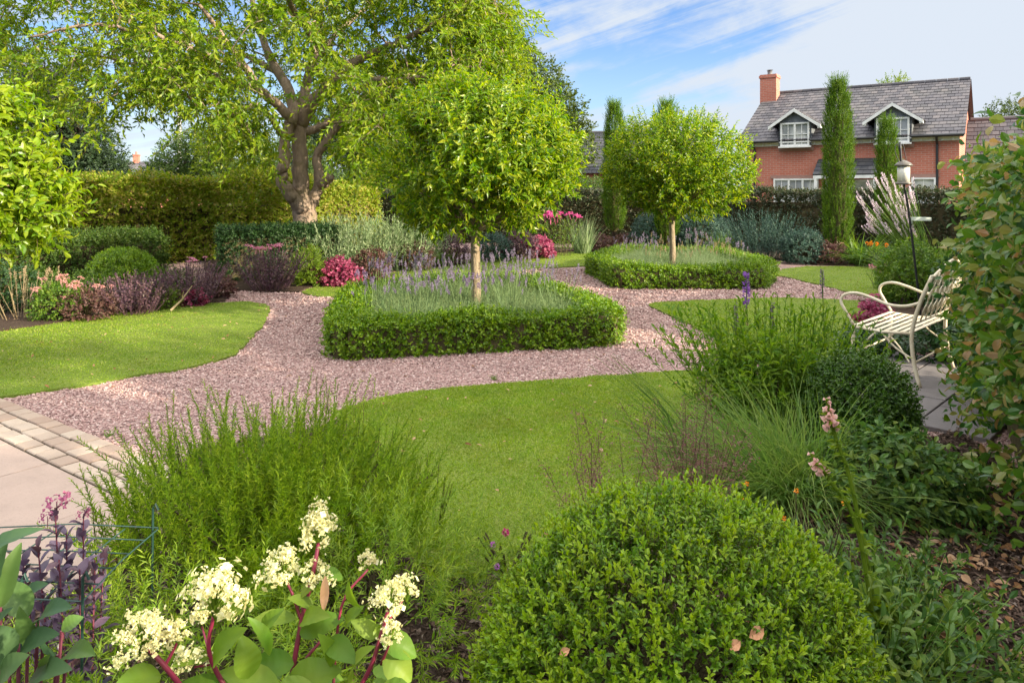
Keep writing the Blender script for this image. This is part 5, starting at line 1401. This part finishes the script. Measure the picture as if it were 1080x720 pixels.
# big leaves, base pixel -> tip pixel
def big_leaf(g, base, tip, w, up, m=0):
    """a leaf blade with a raised pair of halves, drooping tip and a wavy edge"""
    base, tip = np.asarray(base, float), np.asarray(tip, float); L = np.linalg.norm(tip - base); D = (tip - base) / L
    N = nrm(np.asarray(up, float) - D * (np.asarray(up) @ D)); X = np.cross(D, N); nl, nw = 20, 4; V = []
    for i in range(nl + 1):
        t = i / nl; hw = w * .5 * (math.sin(math.pi * t ** .85) ** .75) * (1 - .15 * t) if 0 < i < nl else .001
        mid = base + D * L * t + N * L * (.10 * math.sin(math.pi * t) - .02 * t)
        for j in range(-nw, nw + 1):
            s = j / nw; V.append(mid + X * hw * s + N * (hw * .30 * abs(s) ** 1.3 + hw * .05 * abs(s) ** .5 * math.sin(i * 1.9 - abs(j) * 1.3)))
    k = 2 * nw + 1
    g.raw(V, [(i*k+j, i*k+j+1, (i+1)*k+j+1, (i+1)*k+j) for i in range(nl) for j in range(k - 1)], m)
gl = Geo()
LV = [(262,715,1.26, 252,672,.052),(285,690,1.30, 262,650,.03),(312,652,1.40, 262,655,.036),(318,655,1.40, 352,640,.040),(316,668,1.39, 362,655,.050),(310,700,1.36, 262,700,.05),(300,730,1.34, 360,706,.075),(296,735,1.30, 225,715,.065),(245,735,1.28, 190,716,.06),(225,700,1.27, 256,668,.05),(222,690,1.28, 190,690,.03),(405,690,1.36, 434,718,.058),(400,670,1.37, 372,650,.034),(402,672,1.37, 440,690,.05),(335,612,1.42, 318,628,.026),(338,604,1.42, 362,612,.03),(372,720,1.34, 398,668,.04),(352,700,1.36, 336,668,.036),(170,712,1.2, 130,712,.05),(380,640,1.40, 366,615,.03),(330,640,1.40, 308,622,.03),(330,720,1.32, 300,745,.08),(395,735,1.30, 445,735,.07),(365,660,1.40, 385,635,.032),(275,670,1.36,300,640,.036),(345,675,1.36,380,690,.045),(240,660,1.36,262,630,.034)]
for x0,y0,Y0,x1,y1,w in LV:
    a = atY(x0,y0,Y0) - hb; b = atY(x1,y1,Y0 - rng.uniform(-.02,.05)) - hb
    b = b + np.array((0, rng.uniform(-.04, .02), 0))
    big_leaf(gl, a, b, w, (rng.normal(0,.25), -.62 + rng.normal(0,.2), .85))
n = 60; O = hb * 0 + np.c_[np.clip(rng.normal(0, .13, n), -.2, .17), rng.normal(.06, .08, n), U(.25, .70, n)]
for q in O:
    a = rng.uniform(0, 6.28); e = q + np.array((math.cos(a) * .07, math.sin(a) * .07, rng.uniform(-.03, .02))); big_leaf(gl, q, e, .042, (rng.normal(0,.2), -.35, 1))
gl.build('foliage', M_HYL, hy, smooth=True)
g = Geo(); p0 = atY(343, 607, 1.39) - hb; big_leaf(g, p0, atY(341, 645, 1.39) - hb, .018, (.3, -1, .2)); dl = g.build('withered_leaf', plain_mat('withered_leaf', (.50, .30, .19), .7, .2, (.34, .2, .1), 30), hy, smooth=True)

# ---------------- purple sedum, wire support, broad leaves at the left
M_SEDUMP = leaf_mat('purple_sedum_leaves', [(.05, .03, .055), (.075, .045, .08), (.11, .07, .115), (.09, .045, .05)], .35, .2, .45, 6, .25, (.25, .08, .15))
M_SEDSTEM = plain_mat('purple_stem', (.15, .04, .06), .5, .3)
ps = empty('purple_sedum', (-1.16, 1.95, .03), 'dark purple sedum with pink seed heads inside the green wire support', 'sedum')
pb_ = np.array((-1.16, 1.95, .03)); g = Geo()
for x, y, Y in ((58, 535, 1.92), (88, 545, 1.95), (70, 562, 2.0), (40, 575, 1.9), (100, 590, 1.95), (110, 580, 2.02), (24, 590, 1.95), (62, 590, 1.85), (84, 600, 1.9)):
    tp_ = atY(x, y, Y) - pb_; b = np.array((tp_[0] * .5, tp_[1] * .4, -.02)); l = np.linalg.norm(tp_ - b)
    shoots(g, b[None], (tp_ - b)[None], l, 32, .06, .036, 66, t='oval', t0=.35, stem_m=1, stem_r=.004, jit=.2, tipk=.7)
g.build('foliage', [M_SEDUMP, M_SEDSTEM], ps, smooth=True)
ME_SED = petals_mesh('dusky_head', 'umbel', petal('dusky_pink', [(.20, .06, .12), (.30, .10, .17)]), .04, 60)
for x, y, Y, s in ((60, 530, 1.92, .9), (50, 545, 1.93, .55), (88, 542, 1.95, .5)): part('flower_head', ME_SED, ps, atY(x, y, Y) - pb_, (.2, .1, 0), s)

M_WIRE = plain_mat('green_wire', (.015, .045, .035), .4, .5)
ws = empty('plant_support', (-1.2, 2.0, 0), 'dark green wire grid plant support over the purple sedum', 'plant support')
g = Geo(); wb = np.array((-1.2, 2.0, 0)); zg = .60
gx0, gx1, gy0, gy1 = -1.62, -1.10, 1.84, 2.24
for t in np.linspace(0, 1, 6):
    y = gy0 + (gy1 - gy0) * t; g.tube(np.array([(gx0, y, zg), (gx0 * .5 + gx1 * .5, y, zg + .012), (gx1, y, zg)]) - wb, .0022, 5)
    x = gx0 + (gx1 - gx0) * t; g.tube(np.array([(x, gy0, zg - .004), (x, (gy0 + gy1) / 2, zg + .006), (x, gy1, zg - .004)]) - wb, .0022, 5)
g.build('wire_grid', M_WIRE, ws)
for x, y in ((gx1, gy0), (gx1 - .02, gy1), (gx0, gy0), (gx0, gy1), (-1.25, gy0 - .01)):
    g = Geo(); g.tube(np.array([(x, y, -.02), (x, y, .3), (x + .004, y, zg + .06), (x + .012, y, zg + .075), (x + .02, y, zg + .055)]) - wb, .0035, 6); g.build('leg', M_WIRE, ws)
M_BROAD = leaf_mat('broad_leaves', [(.035, .08, .032), (.05, .105, .04), (.07, .13, .05), (.09, .16, .025)], .5, .28, .25, 5, .2)
bl = np.array((-1.08, 1.55, .03)); g = Geo(); gs = Geo()
BLV = [(-30,600,1.5, 45,556,.05),(-20,640,1.5, 8,566,.07),(0,640,1.5, 22,572,.05),(30,650,1.55, 4,612,.06),(40,655,1.55, 75,640,.055),(20,690,1.5, 62,668,.06),(10,700,1.5,-20,660,.07),(45,680,1.55, 20,640,.05),(60,690,1.55, 40,650,.045),(30,720,1.5, 75,705,.06),(0,720,1.45, 30,690,.06),(65,665,1.6, 88,650,.04),(70,690,1.55,100,690,.05),(-10,690,1.5,12,640,.05),(50,720,1.5,52,690,.05),(20,640,1.6,50,615,.05)]
for x0,y0,Y0,x1,y1,w in BLV:
    a = atY(x0,y0,Y0)-bl; b = atY(x1,y1,Y0-rng.uniform(-.03,.06))-bl; big_leaf(g, a, b, w, (rng.normal(0,.3), -.5, .9)); gs.tube(spline([(a[0]*.4, a[1]*.4, -.03), a*np.array((.8,.8,.6)), a], 3), .0035, 5)
bz = empty('broad_leaved_plant', tuple(bl), 'broad blue-green leaved plant at the bottom left corner', 'plant'); g.build('foliage', M_BROAD, bz, smooth=True); gs.build('stem', M_SEDSTEM, bz)

# ---------------- arching grass, brown panicles, knautia
gr = empty('ornamental_grass', (1.42, 3.78, .03), 'arching green ornamental grass with a brown dry base beside the shaded lawn', 'grass plant')
grass_clump('foliage', None, None, .22, .98, M_ORNGRASS, 2300, .72, .8, .0075, (-.30, .0), 6, parent=gr)
n = 330; g = Geo(); a = U(0, 6.283, n); O = np.c_[np.cos(a) * .2 * np.sqrt(rng.random(n)) + .12, np.sin(a) * .18 - .05, np.zeros(n)]
D = np.c_[rng.normal(.1, .6, n), rng.normal(-.45, .4, n), np.ones(n)]
g.blades(O, D, U(.2, .55, n), .0045, 1.0, 4); g.build('dry_blades', leaf_mat('dry_blades', [(.20, .11, .06), (.28, .17, .10), (.34, .23, .14)], .7, .2, .2, 3, .2, (.4, .25, .1)), gr)
# one tall leaning tuft with a seed plume
g = Geo()
for i in range(26):
    b = np.array((-.45 + rng.normal(0, .05), -.05 + rng.normal(0, .05), 0)); tp_ = atY(636 + rng.normal(0, 16), 372 + abs(rng.normal(0, 40)), 3.75) - np.array((1.42, 3.78, .03))
    tp_[0] += rng.normal(0, .04); mid = b * .45 + tp_ * .55 + np.array((.10, 0, .03)); s = spline([b, mid, tp_], 4)
    for k in range(len(s) - 1): pass
    w = np.linspace(.0032, .0008, len(s)); g.tube(s, w, 4, cap=False)
g.build('seed_stalk', M_ORNGRASS, gr)
M_BRONZE = leaf_mat('bronze_panicles', [(.13, .06, .055), (.19, .09, .08), (.24, .13, .11)], .7, .25, .2, 4, .25, (.35, .15, .12))
for lab, X, Y, hh, n in (('airy brown-pink seed stalks standing in front of the shaded lawn', .42, 3.0, .62, 13), ('denser brown-pink seed stalks beside the arching grass', .78, 3.2, .70, 26)):
    g = Geo(); root = empty('seed_stalks', (X, Y, .03), lab, 'seed heads')
    O = np.c_[rng.normal(0, .06, (n, 2)), np.zeros(n)]; E = np.c_[rng.normal(0, .15, (n, 2)), hh * U(.7, 1.08, n)]
    g.sticks(O, E, .0018, .001); g.build('stem', TWIG, root); g = Geo()
    m = 150; t = U(.35, 1, n * m); i = np.repeat(np.arange(n), m); P = O[i] + (E - O)[i] * t[:, None] + rng.normal(0, 1, (n * m, 3)) * np.array((.026, .026, .012))
    g.leaves(P, runit(n * m), runit(n * m), .010, .006); g.sticks(O[i[::4]] + (E - O)[i[::4]] * (t[::4, None] - .05), P[::4], .0005)
    g.build('seed_head', M_BRONZE, root)
ME_KN = petals_mesh('knautia_head', 'ball', M_MAGENTA, .017, 46); ME_KNP = petals_mesh('knautia_pale_head', 'ball', petal('mauve_petals', [(.36, .10, .36), (.46, .18, .46)]), .013, 40)
for x, y, Y, me, lab in ((533, 561, 2.9, ME_KN, 'magenta pincushion flower on a thin stem, upper left of the pair by the box ball'), (575, 566, 2.85, ME_KN, 'magenta pincushion flower closest to the big box ball'), (520, 574, 2.9, ME_KNP, 'small mauve pincushion flower left of the magenta ones'), (524, 597, 2.8, ME_KNP, 'lowest mauve pincushion flower beside the bark mulch')):
    tp_ = atY(x, y, Y); b = np.array((tp_[0] + .05, Y + .02, .03)); root = empty('pincushion_flower', tuple(b), lab, 'flower', 'pincushion flowers by the lawn')
    g = Geo(); g.tube(spline([(0, 0, -.02), (tp_ - b) * .5 + np.array((.02, 0, 0)), tp_ - b], 4), .0014, 5)
    shoots(g, np.zeros((5, 3)), nrm(np.c_[rng.normal(0, .5, (5, 2)), np.ones(5)]), .14, 8, .045, .008, 55); g.build('stem', M_MIDGREEN, root); part('bloom', me, root, tp_ - b)
dome('groundcover_plant', 'low fine green plant at the edge of the shaded lawn under the pincushion flowers', 'plant', (-.02, 3.05, .03), .28, .16, .24, M_ROSEM, .022, .004, 240, 26, (.05, .12), up=.8)

# ---------------- green shrubs and spikes left of the bench
M_FEATHER = leaf_mat('feathery_leaves', [(.06, .13, .012), (.10, .185, .016), (.15, .24, .02), (.19, .27, .03)], .45, .4, .25, 3, .25)
stems('feathery_shrub', 'loose feathery green shrub in front of the bench, behind the purple spikes', 'shrub', (1.72, 4.75, .03), .30, 1.04, .42, M_FEATHER, .085, .024, 190, 22, t='fold', ang=55, stem_mat=M_MIDGREEN, droop=.15, sag=.12)
dome('feathery_shrub', 'broad low green shrub between the arching grass and the bench', 'shrub', (1.62, 4.55, .03), .42, .32, .62, M_FEATHER, .07, .02, 520, 10, (.1, .2), t='fold', up=.6)
dome('box_shrub', 'dark rounded box shrub in front of the bench legs', 'shrub', (1.99, 4.15, .03), .275, .30, .66, leaf_mat('box_shrub_leaves', [(.03, .075, .008), (.05, .11, .010), (.08, .15, .012)], .35, .28, .4, 4, .25), .028, .016, 3400, 9, (.05, .10), t='fold', lump=.08, sink=.42, depth=.3)
M_LIAT = petal('purple_spike_petals', [(.13, .05, .22), (.22, .09, .32), (.30, .15, .42)])
M_FADED = petal('faded_spike', [(.14, .11, .14), (.20, .16, .20), (.22, .17, .16)])
for x, yt, yb_, Y, m_, r_, lab in ((787, 291, 352, 5.2, M_LIAT, .020, 'tallest purple flower spike, half faded, in front of the small lawn'), (776, 320, 350, 5.1, M_FADED, .018, 'faded grey spike left of the purple flower spike'), (815, 320, 350, 5.1, M_FADED, .018, 'faded grey spike right of the purple flower spike'), (867, 285, 310, 5.4, M_FADED, .016, 'faded mauve spike above the feathery shrub')):
    tp_ = atY(x, yb_, Y); L = (yb_ - yt) / F * Y; b = np.array((tp_[0] + .04, Y, .03)); root = empty('flower_spike_plant', tuple(b), lab, 'flower', 'flower spikes by the feathery shrub')
    g = Geo(); rel = tp_ - b; g.tube(spline([(0, 0, -.02), rel * .5, rel + np.array((0, 0, L))], 4), [.004] * 9, 5)
    shoots(g, np.zeros((3, 3)), nrm(np.c_[rng.normal(0, .15, (3, 2)), np.ones(3)]), rel[2], 14, .08, .014, 50); g.build('stem', M_MIDGREEN, root)
    if m_ is M_LIAT:
        part('flower_spike', petals_mesh('spike_top', 'spike', M_LIAT, .024, 90, L * .55), root, rel + np.array((0, 0, L * .5))); part('faded_spike', petals_mesh('spike_low', 'spike', M_STRAW, .014, 60, L * .52), root, rel)
    else: part('flower_spike', petals_mesh('spike_faded', 'spike', m_, r_, 70, L), root, rel)

# ---------------- snapdragon-like pink flower stalks leaning over the mulch
M_BELL = leaf_mat('pink_bells', [(.60, .36, .34), (.66, .42, .39), (.70, .49, .44)], .5, .6, .2, 8, .15, (.8, .5, .45))
def bell_stalk(pts, Y, head, nb, label, lr=.045):
    b = at(*pts[0])[:2]; base = np.array((atY(pts[0][0], pts[0][1], Y)[0], Y, .03)); P = [np.array((0, 0, -.02))] + [atY(x, y, Y + dy) - base for x, y, dy in pts[1:]]
    root = empty('pink_flower_stalk', tuple(base), label, 'flower'); s = spline(P, 6); g = Geo(); g.tube(s, np.linspace(.0085, .005, len(s)), 7)
    m = len(s); k = 120; i = rng.integers(2, m - 3, k); d = nrm(np.c_[rng.normal(0, 1, (k, 2)), U(-.2, .6, k)]); g.leaves(s[i], d, runit(k) + np.array((0, 0, 1)), U(.02, lr, k), .011, 'fold')
    d = nrm(np.c_[rng.normal(0, 1, (16, 2)), U(.1, .7, 16)]); g.leaves(np.tile(s[2], (16, 1)), d, np.tile((0, 0, 1.), (16, 1)), .12, .04, 'oval'); g.build('stem', M_FRESH, root)
    g = Geo(); e = s[-1]; dr = nrm(s[-1] - s[-4])
    for j in range(nb):
        t = j / nb; c = e - dr * head * 1.5 * t; a = j * 2.4; o = nrm(np.array((math.cos(a), math.sin(a), -.55 - .3 * t + .8 * (t < .15)))); z_ = .35 + .65 * min(1, t * 1.6)
        q = [c + o * k_ * z_ for k_ in (0, .006, .014, .021, .026, .030)]; g.tube(q, np.array([.0025, .0055, .0072, .0080, .0098, .0135]) * z_, 10, cap=False)
    g.build('bloom', M_BELL, root, smooth=True)
bell_stalk([(935, 650), (900, 520, 0), (880, 458, 0), (872, 420, -.02)], 2.45, .07, 15, 'tall leaning stalk topped by a salmon pink bell flower')
bell_stalk([(930, 660), (905, 560, 0), (874, 505, 0), (855, 478, 0)], 2.40, .045, 9, 'shorter stalk with a small pink bell flower above the big box ball')

for x, y, lab in ((115, 461, 'tiny green weed in the gravel near the setts'), (520, 401, 'tiny green weed at the gravel edge of the shaded lawn')):
    g = Geo(); O = np.zeros((14, 3)); shoots(g, O, nrm(np.c_[rng.normal(0, .8, (14, 2)), np.ones(14)]), .05, 5, .022, .009, 60); tag(g.build('weed', M_MIDGREEN, loc=tuple(at(x, y))), lab, 'weed', 'weeds in the gravel')
# ---------------- straggling plants over the mulch at the right
M_STRAG = leaf_mat('straggling_leaves', [(.045, .10, .025), (.07, .14, .03), (.10, .18, .03), (.15, .20, .03)], .42, .35, .35, 4, .25)
for i, (x, y, Y, n, h, lab) in enumerate(((905, 640, 2.35, 34, .55, 'straggling leafy stems hanging over the right side of the big box ball'), (960, 690, 2.15, 26, .5, 'straggling green stems at the bottom, nearest the bark at the right'), (925, 560, 2.8, 24, .42, 'leafy green plant at the foot of the pink bell stalks'))):
    p = np.array(((x - 540) / F * Y, Y, .03))
    stems('straggling_plant', lab, 'plant', p, .16, h, .75, M_STRAG, .06, .028, int(n * 1.5), 15, t='oval', ang=62, stem_mat=M_MIDGREEN, droop=.25, sag=.25, dirbias=(.12, 0), t0=.05)
stems('straggling_plant', 'tangle of thin green stems over the bark between the box ball and near hedge', 'plant', (1.35, 2.35, .03), .22, .5, .9, M_STRAG, .05, .022, 46, 14, t='oval', ang=62, stem_mat=M_MIDGREEN, droop=.25, sag=.3, dirbias=(.2, -.1), t0=.05)
grass_clump('border_grass', 'loose grassy stems leaning right at the bottom, over the bark', (1.2, 2.2, .03), .15, .75, M_ORNGRASS, 90, .7, .7, .005, (.35, -.1), 5)
dome('leafy_plant', 'low leafy green plant between the rounded box shrub and the grey flagstones', 'plant', (2.05, 3.55, .03), .24, .22, .28, M_STRAG, .06, .032, 190, 7, t='oval', droop=.3)
dome('leafy_plant', 'dark leafy ground plant in front of the rounded box shrub', 'plant', (1.82, 3.55, .03), .32, .24, .42, M_STRAG, .055, .028, 240, 7, t='oval', droop=.3)
stems('marigold', 'small plant with tiny orange flowers beside the big box ball', 'flower', (1.05, 2.62, .03), .08, .62, .3, M_STRAG, .04, .016, 14, 12, flowers=(petals_mesh('orange_bud', 'ball', M_ORANGE, .012, 24), 5, 'bloom', (.8, 1.2)))
n = 12
for i in range(5):
    p = np.array((2.35 + rng.uniform(-.3, .5), rng.uniform(2.9, 3.9), .035)); q = Geo(); O = np.zeros((9, 3)); shoots(q, O, nrm(np.c_[rng.normal(0, .8, (9, 2)), np.ones(9)]), .14, 6, .045, .022, 60, t='oval', stem_m=1, stem_r=.002)
    tag(q.build('seedling', [M_STRAG, M_MIDGREEN], loc=tuple(p)), 'small green seedling growing in the bark mulch by the near hedge', 'seedling', 'seedlings in the bark mulch')
# ================================================================== BENCH AND BIRD FEEDER
M_CREAMP = plain_mat('cream_paint', (.68, .60, .44), .5, .4, (.56, .47, .32), 9, .0015, 80)
N0 = np.array((3.28, 5.91)); F0 = np.array((3.97, 6.60)); LB_ = np.linalg.norm(F0 - N0)
bench = empty('garden_bench', (N0[0], N0[1], .034), 'cream painted slatted metal garden bench with scrolled arms on the flagstones', 'bench', rz=math.atan2(*(F0 - N0)[::-1]))
# local frame: x along the bench from the near end, y towards the front, z up
zs, dep = .44, .46
def tubeparts(name, plist, r, sides=8):
    g = Geo()
    for p in plist: g.tube(p, r, sides)
    return g.build(name, M_CREAMP, bench, smooth=True)
for x in (0, LB_):
    g = Geo(); g.tube(spline([(x, -.06, 0), (x, -.015, .2), (x, 0, zs), (x, -.06, zs + .25), (x, -.15, .92)], 5), .0165, 10); g.tube([(x, -.15, .915), (x, -.152, .93)], [.019, .004], 10); g.build('leg', M_CREAMP, bench, smooth=True)
    g = Geo(); g.tube(spline([(x, dep + .03, 0), (x, dep + .01, .2), (x, dep, zs)], 5), .0165, 10); g.build('leg', M_CREAMP, bench, smooth=True)
    g = Geo()                              # arm: from the back post, dips, sweeps forward and loops down into the front leg
    g.tube(spline([(x, -.075, .70), (x, .05, .655), (x, .18, .655), (x, .32, .70), (x, .44, .725), (x, .535, .70), (x, .565, .64), (x, .53, .565), (x, dep, zs + .01)], 5), .0125, 10); g.build('arm', M_CREAMP, bench, smooth=True)
    tubeparts('brace', [spline([(x, -.02, .22), (x, .12, .30), (x, .24, .42)], 4), spline([(x, dep + .01, .2), (x, .38, .3), (x, .27, .42)], 4)], .008)
    tubeparts('side_rail', [[(x, 0, zs - .005), (x, dep * .5, zs - .02), (x, dep, zs - .005)]], .012)
tubeparts('stretcher', [[(0, -.02, .2), (LB_, -.02, .2)]], .008)
tubeparts('stretcher', [[(0, dep + .01, .2), (LB_, dep + .01, .2)]], .008)
tubeparts('stretcher', [spline([(0, .02, .2), (LB_ * .5, dep * .5, .2), (LB_, dep, .2)], 3)], .007)
g = Geo()
for i in range(8):
    y = .01 + (dep - .02) * i / 7; z = zs + .006 - .012 * math.sin(math.pi * i / 7)
    g.box((LB_ / 2, y, z), (LB_ - .01, .036, .006))
g.build('seat', M_CREAMP, bench)
g = Geo()
top = spline([(0, -.15, .90), (LB_ * .15, -.17, .955), (LB_ * .5, -.185, 1.02), (LB_ * .85, -.17, .955), (LB_, -.15, .90)], 6); g.tube(top, .014, 10)
yb2 = lambda z: -(z - zs) * .33 - .01
g.tube([(0, yb2(.53), .53), (LB_, yb2(.53), .53)], .009, 8)
for k in range(7):                         # scrollwork of the back
    x = LB_ * (k + .5) / 7; zt = .93 + .07 * math.sin(math.pi * x / LB_)
    g.tube([(x, yb2(.53), .53), (x, yb2(.75) - .005, .75), (x, yb2(zt) - .012, zt)], .006, 6)
    rr = LB_ / 15
    for zc in (.62, .75, .86):
        pts = [(x + s * math.cos(a) , yb2(zc + s * math.sin(a)) - .004, zc + s * math.sin(a)) for a, s in [(i * .6, rr * (1 - i * .055)) for i in range(14)]]; g.tube(pts, .0048, 6)
g.build('back', M_CREAMP, bench, smooth=True)

# bird feeder on a leaning pole
M_POLE = plain_mat('black_pole', (.018, .018, .02), .45, .5)
fb = np.array((atY(974, 330, 8.35)[0], 8.35, .0)); feeder = empty('bird_feeder', tuple(fb), 'glass bird feeder with a domed lid on a thin leaning black pole', 'bird feeder')
ptop = atY(949, 150, 8.3) - fb; hk = atY(953, 183, 8.3) - fb
g = Geo(); mid = atY(960, 235, 8.32) - fb; g.tube(spline([(0, 0, -.1), mid, atY(952, 186, 8.30) - fb, ptop], 5), .013, 8)
for s in (-1, 1): g.tube(spline([ptop + np.array((0, 0, -.12)), ptop + np.array((s * .03, 0, -.02)), ptop + np.array((s * .055, 0, -.10)), hk + np.array((s * .04, 0, .10))], 4), .004, 6)
g.build('pole', M_POLE, feeder, smooth=True)
M_LID = plain_mat('dark_bronze_lid', (.10, .085, .065), .4, .5)
g = Geo(); g.tube([hk + np.array((0, 0, z)) for z in (.085, .10, .125, .145, .155)], [.095, .093, .068, .03, .008], 18); g.build('lid', M_LID, feeder, smooth=True); g = Geo(); g.tube([hk + np.array((0, 0, z)) for z in (-.13, -.12, -.10)], [.08, .09, .08], 18); g.build('base', M_LID, feeder, smooth=True)
def clear_mat():
    m, n = new_mat('clear_tube'); b = principled(n, (.9, .86, .74), .12, .5); b.inputs['Transmission Weight'].default_value = .3
    n.node('ShaderNodeOutputMaterial', ins={0: b.outputs[0]}); return m
g = Geo(); g.tube([hk + np.array((0, 0, z)) for z in (-.10, 0, .085)], .066, 18); g.build('seed_tube', clear_mat(), feeder, smooth=True)
g = Geo(); g.tube([hk + np.array((0, 0, z)) for z in (-.098, -.03, .03)], .058, 14); g.build('seed', plain_mat('bird_seed', (.72, .62, .42), .8, .2, (.58, .47, .29), 60), feeder)
tc_ = atY(970, 232, 8.3) - fb; g = Geo(); g.box(tc_, (.19, .14, .012)); 
for s in (-1, 1): g.box(tc_ + np.array((s * .089, 0, .018)), (.012, .14, .024)); g.box(tc_ + np.array((0, s * .064, .018)), (.166, .012, .024))
g.tube([tc_ + np.array((-.09, 0, 0)), atY(962, 236, 8.31) - fb], .006, 6)
g.build('tray', plain_mat('pale_green_tray', (.55, .60, .50), .5, .4), feeder)
